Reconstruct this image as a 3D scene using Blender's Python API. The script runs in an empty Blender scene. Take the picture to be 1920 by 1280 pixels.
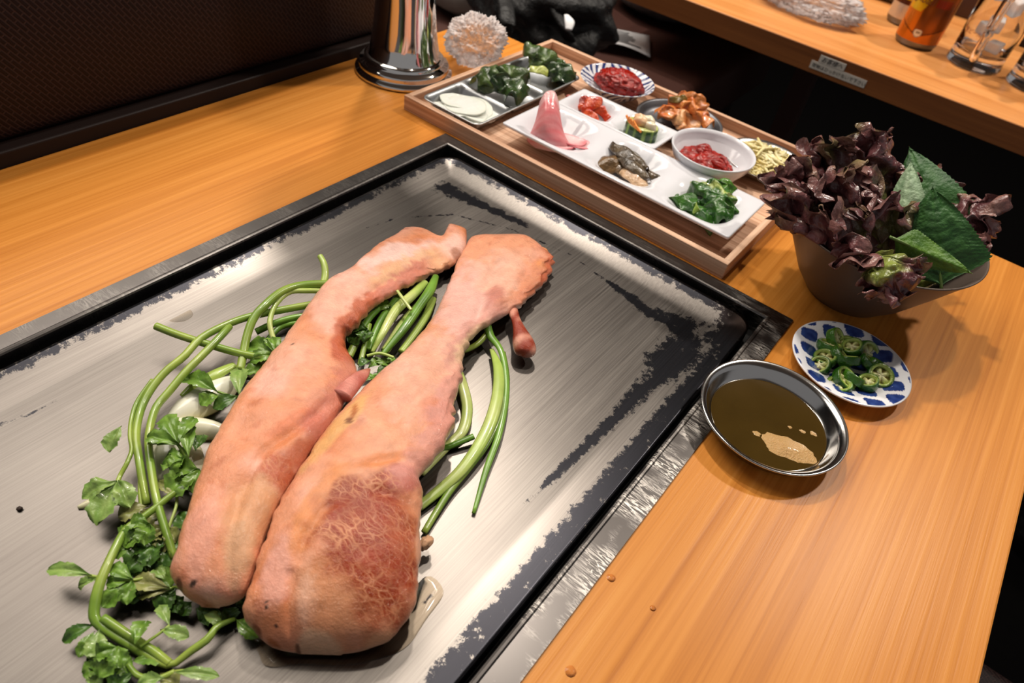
import bpy, bmesh, math, random
import numpy as np
from mathutils import Vector, noise as MN
R_ = random.Random(7)
PI = math.pi
sc = bpy.context.scene
COL = sc.collection

# ------------------------------------------------------------------ camera
T = 0.72                     # table top above the floor
S = 0.36                     # camera above the table top
F = 1291.14
M = ((0.78019486, 0.61010357, 0.13809275), (0.50933127, -0.49142645, -0.70645715), (-0.3631496, 0.62150919, -0.69415322))

cam_d = bpy.data.cameras.new('camera')
cam = bpy.data.objects.new('camera', cam_d)
COL.objects.link(cam)
sc.camera = cam
from mathutils import Matrix
cam.matrix_world = Matrix(((M[0][0], -M[1][0], -M[2][0], 0), (M[0][1], -M[1][1], -M[2][1], 0), (M[0][2], -M[1][2], -M[2][2], T + S), (0, 0, 0, 1)))
cam_d.sensor_width = 36
cam_d.lens = F / 1920 * 36
cam_d.clip_start = 0.01
cam_d.dof.use_dof = True
cam_d.dof.focus_distance = 0.47
cam_d.dof.aperture_fstop = 10

# ------------------------------------------------------------------ world, lights, exposure
sc.view_settings.view_transform = 'Standard'
sc.view_settings.look = 'None'
sc.view_settings.gamma = 1
sc.view_settings.use_curve_mapping = False
sc.view_settings.exposure = 0.22
w = bpy.data.worlds.new('world')
sc.world = w
w.use_nodes = True
w.node_tree.nodes['Background'].inputs[0].default_value = (0.82, 0.80, 0.80, 1)
w.node_tree.nodes['Background'].inputs[1].default_value = 0.26

def lamp(name, x, y, z, power, size, col, tx=None, ty=None, spread=PI):
    d = bpy.data.lights.new(name, 'AREA')
    d.shape = 'DISK'
    d.size = size
    d.energy = power
    d.color = col
    d.spread = spread
    o = bpy.data.objects.new(name, d)
    COL.objects.link(o)
    o.location = (x, y, T + z)
    if tx is not None:
        o.rotation_euler = (Vector((tx, ty, T)) - o.location).to_track_quat('-Z', 'Y').to_euler()
    return o
WARM = (1.0, 0.91, 0.80)
lamp('ceiling_lamp', -1.10, 1.36, 2.10, 24, 0.12, WARM, -0.35, 0.4)
lamp('ceiling_lamp', -0.47, 1.03, 2.10, 9, 0.10, WARM, -0.2, 0.4)
lamp('ceiling_lamp', 0.42, 2.10, 2.10, 26, 0.14, WARM, -0.1, 0.6)
lamp('ceiling_panel_lamp', -2.0, 0.6, 2.10, 54, 2.0, WARM)

# ------------------------------------------------------------------ helpers
def V(x, y, z): return Vector((x, y, z + T))
def at(u, v, z=0.0):
    """point of the room seen at (u, v) of the photograph at height z above the table top"""
    a, b = (u - 960) / F, (v - 640) / F
    d = [M[0][i] * a + M[1][i] * b + M[2][i] for i in range(3)]
    t = (z - S) / d[2]
    return Vector((d[0] * t, d[1] * t, z + T))
def lin(c):
    return tuple(((x / 255) / 12.92 if x <= 10.3 else ((x / 255 + .055) / 1.055) ** 2.4) for x in c)
def mixc(a, b, t):
    t = max(0.0, min(1.0, t))
    return tuple(a[i] + (b[i] - a[i]) * t for i in range(3))
def sstep(a, b, x):
    t = max(0.0, min(1.0, (x - a) / (b - a)))
    return t * t * (3 - 2 * t)
def nz(p, k=1.0): return MN.noise(Vector(p) * k)

def tag(o, label, cat, group=None, kind=None):
    o['label'] = label
    o['category'] = cat
    if group: o['group'] = group
    if kind: o['kind'] = kind
    return o
def thing(name, label, cat, org, group=None):
    o = bpy.data.objects.new(name, None)
    COL.objects.link(o)
    o.location = org
    o.empty_display_size = 0.02
    return tag(o, label, cat, group)
def mesh(name, vs, fs, m, parent=None, org=None, smooth=True, col=None, alpha=None):
    """vs in room coordinates; org = the origin (the parent's for a part)"""
    if parent is not None:
        org = Vector((0, 0, 0))
        q = parent
        while q is not None:
            org = org + q.location
            q = q.parent
    org = Vector(org) if org is not None else Vector((0, 0, 0))
    me = bpy.data.meshes.new(name)
    me.from_pydata([(v[0] - org[0], v[1] - org[1], v[2] - org[2]) for v in vs], [], fs)
    if smooth: me.polygons.foreach_set('use_smooth', [True] * len(me.polygons))
    if col is not None:
        a = me.attributes.new('col', 'FLOAT_COLOR', 'POINT')
        flat = []
        for i, c in enumerate(col):
            flat += [c[0], c[1], c[2], alpha[i] if alpha is not None else 1.0]
        a.data.foreach_set('color', flat)
    me.materials.append(m)
    me.update()
    o = bpy.data.objects.new(name, me)
    COL.objects.link(o)
    if parent is not None: o.parent = parent
    else: o.location = org
    return o
def struct(o):
    o['kind'] = 'structure'
    return o
def fixn(o):
    bm = bmesh.new(); bm.from_mesh(o.data)
    bmesh.ops.recalc_face_normals(bm, faces=bm.faces)
    bm.to_mesh(o.data); bm.free()
    return o
def upn(o):
    if sum(p.normal.z * p.area for p in o.data.polygons) < 0: o.data.flip_normals()
    return o
def join(*gs):
    vs, fs = [], []
    for v, f in gs:
        k = len(vs)
        vs += list(v)
        fs += [tuple(i + k for i in q) for q in f]
    return vs, fs
def box(x0, x1, y0, y1, z0, z1, bev=0.0):
    bm = bmesh.new()
    bmesh.ops.create_cube(bm, size=1)
    for v in bm.verts:
        v.co = Vector((x0 + (v.co.x + .5) * (x1 - x0), y0 + (v.co.y + .5) * (y1 - y0), z0 + (v.co.z + .5) * (z1 - z0) + T))
    if bev: bmesh.ops.bevel(bm, geom=bm.edges[:], offset=bev, segments=3, affect='EDGES', profile=.5)
    return bmget(bm)
def bmget(bm):
    bm.verts.index_update()
    r = [v.co.copy() for v in bm.verts], [tuple(v.index for v in f.verts) for f in bm.faces]
    bm.free()
    return r
def rotz(g, c, a):
    ca, sa = math.cos(a), math.sin(a)
    return [Vector((c[0] + (v[0] - c[0]) * ca - (v[1] - c[1]) * sa, c[1] + (v[0] - c[0]) * sa + (v[1] - c[1]) * ca, v[2])) for v in g[0]], g[1]
def lathe(c, prof, n=64, closed_start=True, closed_end=True, jit=None):
    vs, fs = [], []
    for (r, z) in prof:
        for i in range(n):
            a = 2 * PI * i / n
            vs.append(Vector((c[0] + r * math.cos(a), c[1] + r * math.sin(a), c[2] + z)))
    for j in range(len(prof) - 1):
        for i in range(n):
            k = (i + 1) % n
            fs.append((j * n + i, j * n + k, (j + 1) * n + k, (j + 1) * n + i))
    if closed_start: fs.append(tuple(range(n - 1, -1, -1)))
    if closed_end: fs.append(tuple((len(prof) - 1) * n + i for i in range(n)))
    return vs, fs
def cr(pts, n):
    """Catmull-Rom through pts (tuples of any length), n samples"""
    m = len(pts) - 1
    out = []
    for i in range(n):
        x = i / (n - 1) * m
        k = min(int(x), m - 1)
        t = x - k
        p0, p1, p2, p3 = pts[max(k - 1, 0)], pts[k], pts[k + 1], pts[min(k + 2, m)]
        out.append(tuple(.5 * (2 * b + (c - a) * t + (2 * a - 5 * b + 4 * c - d) * t * t + (3 * b - a - 3 * c + d) * t ** 3) for a, b, c, d in zip(p0, p1, p2, p3)))
    return out
def tube(pts, rad, n=24, k=10, flat=1.0, ends=True):
    """pts Vectors, rad list; round ends"""
    q = cr([tuple(p) + (r,) for p, r in zip(pts, rad)], n)
    P = [Vector(a[:3]) for a in q]; rr = [a[3] for a in q]
    vs, fs = [], []
    up = Vector((0, 0, 1))
    for i, p in enumerate(P):
        d = (P[min(i + 1, n - 1)] - P[max(i - 1, 0)])
        if d.length < 1e-9: d = Vector((1, 0, 0))
        d.normalize()
        s = d.cross(up)
        if s.length < 1e-3: s = d.cross(Vector((0, 1, 0)))
        s.normalize(); w2 = s.cross(d)
        for j in range(k):
            a = 2 * PI * j / k
            vs.append(p + s * (rr[i] * math.cos(a)) + w2 * (rr[i] * flat * math.sin(a)))
    for i in range(n - 1):
        for j in range(k):
            l = (j + 1) % k
            fs.append((i * k + j, i * k + l, (i + 1) * k + l, (i + 1) * k + j))
    if ends:
        fs.append(tuple(range(k - 1, -1, -1)))
        fs.append(tuple((n - 1) * k + j for j in range(k)))
    return vs, fs
def grid_faces(n, m, off=0, flip=False):
    fs = []
    for i in range(n - 1):
        for j in range(m - 1):
            a = off + i * m + j
            q = (a, a + 1, a + m + 1, a + m)
            fs.append(q[::-1] if flip else q)
    return fs
def shell(P, n, m, th):
    """P grid (n x m) of Vectors; thickened downwards by th"""
    vs = list(P) + [Vector((p[0], p[1], p[2] - th)) for p in P]
    fs = grid_faces(n, m) + grid_faces(n, m, n * m, True)
    rim = [j for j in range(m)] + [i * m + m - 1 for i in range(1, n)] + [(n - 1) * m + j for j in range(m - 2, -1, -1)] + [i * m for i in range(n - 2, 0, -1)]
    for a, b in zip(rim, rim[1:] + rim[:1]):
        fs.append((a, a + n * m, b + n * m, b))
    return vs, fs
def ico(c, r, sub, fn=None, sc3=(1, 1, 1)):
    bm = bmesh.new()
    bmesh.ops.create_icosphere(bm, subdivisions=sub, radius=1)
    for v in bm.verts:
        d = v.co.normalized()
        k = fn(d) if fn else 1.0
        v.co = Vector((c[0] + d.x * r * k * sc3[0], c[1] + d.y * r * k * sc3[1], c[2] + d.z * r * k * sc3[2]))
    return bmget(bm)

# ------------------------------------------------------------------ materials
def mat(name, col=(200, 200, 200), rough=.5, metal=0, attr=False, spec=.5, sss=0, sssr=(.01, .004, .002), trans=0, coat=0, ior=1.45, bump=None, var=0, varscale=60, aniso=0, alpha=1):
    m = bpy.data.materials.new(name)
    m.use_nodes = True
    nt = m.node_tree; b = nt.nodes['Principled BSDF']
    b.inputs['Base Color'].default_value = (*lin(col), 1)
    b.inputs['Roughness'].default_value = rough
    b.inputs['Metallic'].default_value = metal
    b.inputs['Specular IOR Level'].default_value = spec
    b.inputs['IOR'].default_value = ior
    b.inputs['Transmission Weight'].default_value = trans
    b.inputs['Coat Weight'].default_value = coat
    b.inputs['Coat Roughness'].default_value = .08
    b.inputs['Alpha'].default_value = alpha
    if sss:
        b.inputs['Subsurface Weight'].default_value = sss
        b.inputs['Subsurface Radius'].default_value = sssr
        b.inputs['Subsurface Scale'].default_value = 1
    src = None
    if attr:
        a = nt.nodes.new('ShaderNodeAttribute'); a.attribute_name = 'col'
        src = a.outputs['Color']
    if var:
        tc = nt.nodes.new('ShaderNodeTexCoord')
        n = nt.nodes.new('ShaderNodeTexNoise'); n.inputs['Scale'].default_value = varscale; n.inputs['Detail'].default_value = 4
        nt.links.new(tc.outputs['Object'], n.inputs['Vector'])
        mr = nt.nodes.new('ShaderNodeMapRange')
        mr.inputs[1].default_value = .3; mr.inputs[2].default_value = .7; mr.inputs[3].default_value = 1 - var; mr.inputs[4].default_value = 1 + var
        nt.links.new(n.outputs['Fac'], mr.inputs[0])
        hm = nt.nodes.new('ShaderNodeVectorMath'); hm.operation = 'SCALE'
        if src is None:
            hm.inputs[0].default_value = lin(col)
        else: nt.links.new(src, hm.inputs[0])
        nt.links.new(mr.outputs[0], hm.inputs['Scale'])
        src = hm.outputs[0]
    if src is not None: nt.links.new(src, b.inputs['Base Color'])
    if bump:
        scale, dist = bump[:2]
        tc = nt.nodes.new('ShaderNodeTexCoord')
        mp = nt.nodes.new('ShaderNodeMapping')
        if len(bump) > 2: mp.inputs['Scale'].default_value = bump[2]
        n = nt.nodes.new('ShaderNodeTexNoise'); n.inputs['Scale'].default_value = scale; n.inputs['Detail'].default_value = 3
        bp = nt.nodes.new('ShaderNodeBump'); bp.inputs['Distance'].default_value = dist
        nt.links.new(tc.outputs['Object'], mp.inputs[0]); nt.links.new(mp.outputs[0], n.inputs['Vector'])
        nt.links.new(n.outputs['Fac'], bp.inputs['Height']); nt.links.new(bp.outputs[0], b.inputs['Normal'])
    return m
def ramp(nt, fac, stops):
    r = nt.nodes.new('ShaderNodeValToRGB')
    e = r.color_ramp.elements
    while len(e) < len(stops): e.new(.5)
    for el, (p, c) in zip(e, stops):
        el.position = p; el.color = (*lin(c), 1)
    nt.links.new(fac, r.inputs[0])
    return r.outputs[0]
def node_noise(nt, scale3, scale=1, detail=4, rough=.55, dist=0):
    tc = nt.nodes.new('ShaderNodeTexCoord'); mp = nt.nodes.new('ShaderNodeMapping')
    mp.inputs['Scale'].default_value = scale3
    n = nt.nodes.new('ShaderNodeTexNoise'); n.inputs['Scale'].default_value = scale; n.inputs['Detail'].default_value = detail
    n.inputs['Roughness'].default_value = rough; n.inputs['Distortion'].default_value = dist
    nt.links.new(tc.outputs['Object'], mp.inputs[0]); nt.links.new(mp.outputs[0], n.inputs['Vector'])
    return n.outputs['Fac']
def math_(nt, op, a, b=None):
    n = nt.nodes.new('ShaderNodeMath'); n.operation = op
    for i, x in enumerate((a, b)):
        if x is None: continue
        if isinstance(x, (int, float)): n.inputs[i].default_value = x
        else: nt.links.new(x, n.inputs[i])
    return n.outputs[0]
def mixrgb(nt, f, a, b, mode='MIX'):
    n = nt.nodes.new('ShaderNodeMix'); n.data_type = 'RGBA'; n.blend_type = mode
    for i, x in ((0, f), (6, a), (7, b)):
        if isinstance(x, (int, float)): n.inputs[i].default_value = x
        elif isinstance(x, tuple): n.inputs[i].default_value = (*lin(x), 1)
        else: nt.links.new(x, n.inputs[i])
    return n.outputs[2]
def wood(name, stops, fine, broad, rough=.35, coat=0.0, bumpd=.0002, mix=.45):
    m = mat(name, rough=rough, coat=coat)
    nt = m.node_tree; b = nt.nodes['Principled BSDF']
    n1 = node_noise(nt, broad, 1, 3, .5, .6)
    n2 = node_noise(nt, fine, 1, 5, .6, .2)
    f = math_(nt, 'ADD', math_(nt, 'MULTIPLY', n1, 1 - mix), math_(nt, 'MULTIPLY', n2, mix))
    nt.links.new(ramp(nt, f, stops), b.inputs['Base Color'])
    bp = nt.nodes.new('ShaderNodeBump'); bp.inputs['Distance'].default_value = bumpd
    nt.links.new(n2, bp.inputs['Height']); nt.links.new(bp.outputs[0], b.inputs['Normal'])
    return m
M_TABLE = wood('table_wood', [(.28, (166, 96, 30)), (.45, (194, 122, 46)), (.56, (206, 134, 56)), (.75, (220, 152, 74))], (260, 3.5, 260), (26, .9, 26), .36, .0, .0002, .58)
M_TABLE.node_tree.nodes['Principled BSDF'].inputs['Specular IOR Level'].default_value = .28
M_TABLE2 = wood('far_table_wood', [(.28, (190, 116, 54)), (.5, (216, 144, 80)), (.75, (230, 168, 104))], (3.5, 210, 210), (2, 30, 30), .33, .1)
M_EDGE_SHADE = wood('edge_shade_wood', [(.28, (98, 54, 22)), (.5, (122, 70, 30)), (.75, (142, 86, 40))], (3.5, 210, 210), (2, 30, 30), .5, 0)  # darker wood tone that holds the shade of the far table's front edge
M_TRAY = wood('tray_wood', [(.3, (146, 106, 82)), (.44, (190, 146, 116)), (.56, (222, 182, 152)), (.72, (236, 204, 178))], (4, 330, 330), (1.2, 45, 45), .5, 0, .0003, .55)
M_STEEL = mat('brushed_steel', (150, 146, 142), .34, 1, bump=(1, .00004, (700, 14, 700)))
M_CHROME = mat('chrome', (225, 222, 218), .06, 1)
M_DISHSTEEL = mat('dish_steel', (190, 188, 186), .16, 1)
M_DULLSTEEL = mat('dull_steel', (186, 188, 190), .36, 1)
M_DARKDISH = mat('dark_steel', (126, 126, 130), .42, 1)
M_BLACK = mat('black_gap', (12, 11, 10), .8)
M_BOWL = mat('bronze_grey_bowl', (98, 86, 78), .38, .35, bump=(900, .00002))
M_PORC = mat('white_porcelain', (226, 226, 232), .12, coat=.3)
M_PORCA = mat('painted_porcelain', attr=True, rough=.12, coat=.3)
M_GLASS = mat('glass', (250, 250, 250), .02, trans=1, ior=1.48)
M_ICE = mat('ice', (250, 250, 252), .25, trans=.55, ior=1.31)
M_FABRIC = mat('black_fabric', (11, 10, 11), .6, bump=(40, .008))
M_GREYFAB = mat('grey_fabric', (148, 140, 130), .85, bump=(250, .0005), var=.1)
M_SEAT = mat('brown_leather', (66, 40, 34), .42, bump=(400, .0002))
M_DARKTRIM = mat('dark_trim', (32, 20, 17), .55, spec=.3)
M_PAPER = mat('paper', (222, 222, 224), .6)
M_INK = mat('print_ink', (70, 70, 74), .7)
M_INKB = mat('black_ink', (22, 22, 26), .7)
M_TAPE = mat('label_tape', (196, 190, 180), .5)
M_PLASTER = mat('ceiling_plaster', (150, 142, 134), .9, var=.03)
M_WALL = mat('dark_wall_paint', (12, 9, 9), .9, spec=.05, var=.05)
M_FLOOR = mat('dark_floor', (6, 5, 5), .9, spec=.05, var=.1)

# griddle steel with seasoning stains and a painted dark reflection in 'col' (r = stain and reflection, g = scuff)
def griddle_mat():
    m = mat('griddle_steel', rough=.36, metal=1)
    nt = m.node_tree; b = nt.nodes['Principled BSDF']
    a = nt.nodes.new('ShaderNodeAttribute'); a.attribute_name = 'col'
    sp = nt.nodes.new('ShaderNodeSeparateColor'); nt.links.new(a.outputs['Color'], sp.inputs[0])
    n1 = node_noise(nt, (120, 120, 120), 1, 8, .8)
    n2 = node_noise(nt, (1000, 9, 1000), 1, 5, .7)
    n3 = node_noise(nt, (9, 9, 9), 1, 3, .5)
    s = math_(nt, 'ADD', sp.outputs[0], math_(nt, 'MULTIPLY', math_(nt, 'SUBTRACT', n1, .5), 2.6))
    mr = nt.nodes.new('ShaderNodeMapRange'); mr.interpolation_type = 'SMOOTHSTEP'
    mr.inputs[1].default_value = .46; mr.inputs[2].default_value = .60
    nt.links.new(s, mr.inputs[0])
    base = ramp(nt, math_(nt, 'ADD', math_(nt, 'MULTIPLY', n2, .6), math_(nt, 'MULTIPLY', n3, .4)), [(.3, (88, 83, 80)), (.5, (105, 100, 96)), (.7, (122, 117, 112))])
    dark = mixrgb(nt, sp.outputs[1], (42, 42, 46), (34, 27, 24))
    nt.links.new(mixrgb(nt, mr.outputs[0], base, dark), b.inputs['Base Color'])
    r = nt.nodes.new('ShaderNodeMapRange'); r.inputs[3].default_value = .35; r.inputs[4].default_value = .32
    nt.links.new(mr.outputs[0], r.inputs[0])
    rn = math_(nt, 'ADD', r.outputs[0], math_(nt, 'MULTIPLY', math_(nt, 'SUBTRACT', n2, .5), .14))
    nt.links.new(rn, b.inputs['Roughness'])
    bp = nt.nodes.new('ShaderNodeBump'); bp.inputs['Distance'].default_value = .000014
    nt.links.new(n2, bp.inputs['Height']); nt.links.new(bp.outputs[0], b.inputs['Normal'])
    return m
M_GRIDDLE = griddle_mat()
def frame_mat():
    m = mat('scratched_steel', rough=.3, metal=1)
    nt = m.node_tree; b = nt.nodes['Principled BSDF']
    tc = nt.nodes.new('ShaderNodeTexCoord')
    tot = None
    for k, (ang, sx, sy) in enumerate(((.5, 40, 300), (1.5, 30, 340), (2.4, 50, 320))):
        mp = nt.nodes.new('ShaderNodeMapping'); mp.inputs['Rotation'].default_value = (0, 0, ang); mp.inputs['Scale'].default_value = (sx, sy, 100)
        mp.inputs['Location'].default_value = (k * 3.1, k * 7.7, 0)
        n = nt.nodes.new('ShaderNodeTexNoise'); n.inputs['Scale'].default_value = 1; n.inputs['Detail'].default_value = 1; n.inputs['Distortion'].default_value = 1.2
        nt.links.new(tc.outputs['Object'], mp.inputs[0]); nt.links.new(mp.outputs[0], n.inputs['Vector'])
        d = math_(nt, 'ABSOLUTE', math_(nt, 'SUBTRACT', n.outputs['Fac'], .5))
        mr = nt.nodes.new('ShaderNodeMapRange'); mr.inputs[1].default_value = 0; mr.inputs[2].default_value = .035; mr.inputs[3].default_value = 1; mr.inputs[4].default_value = 0
        nt.links.new(d, mr.inputs[0])
        tot = mr.outputs[0] if tot is None else math_(nt, 'MAXIMUM', tot, mr.outputs[0])
    patch = node_noise(nt, (30, 30, 30), 1, 2)
    pm = nt.nodes.new('ShaderNodeMapRange'); pm.inputs[1].default_value = .40; pm.inputs[2].default_value = .62
    nt.links.new(patch, pm.inputs[0])
    tot = math_(nt, 'MULTIPLY', tot, pm.outputs[0])
    sx = nt.nodes.new('ShaderNodeSeparateXYZ'); nt.links.new(tc.outputs['Object'], sx.inputs[0])
    wr = nt.nodes.new('ShaderNodeMapRange'); wr.inputs[1].default_value = .12; wr.inputs[2].default_value = .20; wr.inputs[3].default_value = .12; wr.inputs[4].default_value = 1
    nt.links.new(sx.outputs[0], wr.inputs[0])
    tot = math_(nt, 'MULTIPLY', tot, wr.outputs[0])
    nt.links.new(mixrgb(nt, tot, (98, 94, 92), (226, 220, 212)), b.inputs['Base Color'])
    nt.links.new(math_(nt, 'ADD', .30, math_(nt, 'MULTIPLY', tot, .3)), b.inputs['Roughness'])
    bp = nt.nodes.new('ShaderNodeBump'); bp.inputs['Distance'].default_value = .00006
    nt.links.new(tot, bp.inputs['Height']); nt.links.new(bp.outputs[0], b.inputs['Normal'])
    return m
M_FRAME = frame_mat()
def woven_mat():
    m = mat('woven_vinyl', rough=.5)
    nt = m.node_tree; b = nt.nodes['Principled BSDF']
    tc = nt.nodes.new('ShaderNodeTexCoord')
    mp = nt.nodes.new('ShaderNodeMapping'); mp.inputs['Rotation'].default_value = (0, 0, 0.6)
    sw = nt.nodes.new('ShaderNodeSeparateXYZ'); cb = nt.nodes.new('ShaderNodeCombineXYZ')
    nt.links.new(tc.outputs['Object'], sw.inputs[0])
    nt.links.new(math_(nt, 'ADD', sw.outputs[0], sw.outputs[2]), cb.inputs[0]); nt.links.new(sw.outputs[1], cb.inputs[1])
    nt.links.new(cb.outputs[0], mp.inputs[0])
    br = nt.nodes.new('ShaderNodeTexBrick'); br.inputs['Scale'].default_value = 58
    br.inputs['Mortar Size'].default_value = .05; br.inputs['Mortar Smooth'].default_value = .4
    br.inputs['Brick Width'].default_value = .62; br.inputs['Row Height'].default_value = .22
    br.inputs['Color1'].default_value = (*lin((28, 12, 12)), 1); br.inputs['Color2'].default_value = (*lin((23, 10, 10)), 1); br.inputs['Mortar'].default_value = (*lin((50, 34, 31)), 1)
    b.inputs['Specular IOR Level'].default_value = .25
    nt.links.new(mp.outputs[0], br.inputs['Vector']); nt.links.new(br.outputs['Color'], b.inputs['Base Color'])
    bp = nt.nodes.new('ShaderNodeBump'); bp.inputs['Distance'].default_value = .0005; bp.invert = True
    nt.links.new(br.outputs['Fac'], bp.inputs['Height']); nt.links.new(bp.outputs[0], b.inputs['Normal'])
    return m
M_WOVEN = woven_mat()
def pork_mat():
    m = mat('pork', attr=False, rough=.42, sss=.05, sssr=(.004, .0015, .001), coat=.85, spec=.2)
    nt = m.node_tree; b = nt.nodes['Principled BSDF']
    a = nt.nodes.new('ShaderNodeAttribute'); a.attribute_name = 'col'
    tc = nt.nodes.new('ShaderNodeTexCoord')
    # marbling of the seared lean
    wn = nt.nodes.new('ShaderNodeTexNoise'); wn.inputs['Scale'].default_value = 55; wn.inputs['Detail'].default_value = 3
    nt.links.new(tc.outputs['Object'], wn.inputs['Vector'])
    vm = nt.nodes.new('ShaderNodeVectorMath'); vm.operation = 'SCALE'; vm.inputs['Scale'].default_value = .012
    nt.links.new(wn.outputs['Color'], vm.inputs[0])
    va = nt.nodes.new('ShaderNodeVectorMath'); va.operation = 'ADD'
    nt.links.new(tc.outputs['Object'], va.inputs[0]); nt.links.new(vm.outputs[0], va.inputs[1])
    mp = nt.nodes.new('ShaderNodeMapping'); mp.inputs['Rotation'].default_value = (0, 0, .5); mp.inputs['Scale'].default_value = (.8, 1.9, 1)
    nt.links.new(va.outputs[0], mp.inputs[0])
    vo = nt.nodes.new('ShaderNodeTexVoronoi'); vo.feature = 'DISTANCE_TO_EDGE'; vo.inputs['Scale'].default_value = 150
    nt.links.new(mp.outputs[0], vo.inputs['Vector'])
    mr = nt.nodes.new('ShaderNodeMapRange'); mr.inputs[1].default_value = 0.005; mr.inputs[2].default_value = .13; mr.inputs[3].default_value = 1; mr.inputs[4].default_value = 0
    nt.links.new(vo.outputs['Distance'], mr.inputs[0])
    vo2 = nt.nodes.new('ShaderNodeTexVoronoi'); vo2.feature = 'DISTANCE_TO_EDGE'; vo2.inputs['Scale'].default_value = 330
    nt.links.new(mp.outputs[0], vo2.inputs['Vector'])
    mr2 = nt.nodes.new('ShaderNodeMapRange'); mr2.inputs[1].default_value = 0; mr2.inputs[2].default_value = .12; mr2.inputs[3].default_value = .55; mr2.inputs[4].default_value = 0
    nt.links.new(vo2.outputs['Distance'], mr2.inputs[0])
    veins = math_(nt, 'MAXIMUM', mr.outputs[0], mr2.outputs[0])
    n3 = node_noise(nt, (45, 45, 45), 1, 3)
    pm = nt.nodes.new('ShaderNodeMapRange'); pm.inputs[1].default_value = .38; pm.inputs[2].default_value = .62
    nt.links.new(n3, pm.inputs[0])
    vein = math_(nt, 'MULTIPLY', math_(nt, 'MULTIPLY', veins, a.outputs['Alpha']), math_(nt, 'ADD', .16, math_(nt, 'MULTIPLY', pm.outputs[0], .62)))
    nv = node_noise(nt, (110, 110, 110), 1, 5, .65)
    vr = nt.nodes.new('ShaderNodeMapRange'); vr.inputs[1].default_value = .3; vr.inputs[2].default_value = .7; vr.inputs[3].default_value = .86; vr.inputs[4].default_value = 1.12
    nt.links.new(nv, vr.inputs[0])
    hm = nt.nodes.new('ShaderNodeVectorMath'); hm.operation = 'SCALE'
    nt.links.new(a.outputs['Color'], hm.inputs[0]); nt.links.new(vr.outputs[0], hm.inputs['Scale'])
    c = mixrgb(nt, vein, hm.outputs[0], (220, 154, 112))
    nt.links.new(c, b.inputs['Base Color'])
    nb = node_noise(nt, (520, 520, 520), 1, 3, .6)
    nb2 = node_noise(nt, (120, 120, 120), 1, 3, .6)
    bp = nt.nodes.new('ShaderNodeBump'); bp.inputs['Distance'].default_value = .0019
    nt.links.new(math_(nt, 'ADD', math_(nt, 'MULTIPLY', nb, .95), math_(nt, 'MULTIPLY', nb2, .22)), bp.inputs['Height'])
    nt.links.new(bp.outputs[0], b.inputs['Coat Normal'])
    bp2 = nt.nodes.new('ShaderNodeBump'); bp2.inputs['Distance'].default_value = .00035
    nt.links.new(math_(nt, 'ADD', math_(nt, 'MULTIPLY', nb, .8), math_(nt, 'MULTIPLY', nb2, .6)), bp2.inputs['Height']); nt.links.new(bp2.outputs[0], b.inputs['Normal'])
    b.inputs['Coat Roughness'].default_value = .07
    return m
M_PORK = pork_mat()
M_STEM = mat('green_stem', attr=True, rough=.3, sss=.15, sssr=(.003, .004, .001), coat=.2, var=.12, varscale=90)
M_LEAF = mat('herb_leaf', attr=True, rough=.38, coat=.15, var=.2, varscale=140, bump=(260, .0006))
M_LETTUCE = mat('red_lettuce', attr=True, rough=.28, coat=.25, var=.28, varscale=90, bump=(170, .0022))
M_PERILLA = mat('perilla', attr=True, rough=.5, var=.15, varscale=120, bump=(1, .0012, (260, 260, 260)))
M_ONION = mat('onion', attr=True, rough=.22, sss=.3, sssr=(.006, .006, .004), coat=.3)
M_FOOD = mat('wet_food', attr=True, rough=.22, coat=.4, var=.22, varscale=160, bump=(350, .0012), sss=.08)
M_SAUCE = mat('red_sauce', (150, 24, 10), .25, coat=.15, var=.4, varscale=150, bump=(260, .0022), sss=.1)
M_RADISH = mat('radish', attr=True, rough=.2, sss=.3, sssr=(.006, .004, .004), coat=.3, bump=(200, .0006))
M_OIL = mat('sesame_oil', (62, 46, 16), .03, coat=.5, var=.12, varscale=30)
M_SALT = mat('wet_salt', (192, 150, 94), .3, bump=(900, .0012), coat=.2, sss=.1)
def clear_mat(name='clear_juice', ro=.05):
    m = mat(name, (240, 225, 200), .05)
    nt = m.node_tree; b = nt.nodes['Principled BSDF']; out = nt.nodes['Material Output']
    tr = nt.nodes.new('ShaderNodeBsdfTransparent'); tr.inputs[0].default_value = (.93, .88, .80, 1)
    gl = nt.nodes.new('ShaderNodeBsdfGlossy'); gl.inputs['Roughness'].default_value = ro
    fr = nt.nodes.new('ShaderNodeFresnel'); fr.inputs[0].default_value = 1.4
    mx = nt.nodes.new('ShaderNodeMixShader')
    nt.links.new(fr.outputs[0], mx.inputs[0]); nt.links.new(tr.outputs[0], mx.inputs[1]); nt.links.new(gl.outputs[0], mx.inputs[2]); nt.links.new(mx.outputs[0], out.inputs[0])
    return m
M_JUICE = clear_mat()
M_GREASE = clear_mat('grease', .35)
M_CHAR = mat('char', (44, 28, 20), .6, bump=(500, .001))
M_CAN = mat('printed_can', attr=True, rough=.24, metal=.55)
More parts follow.
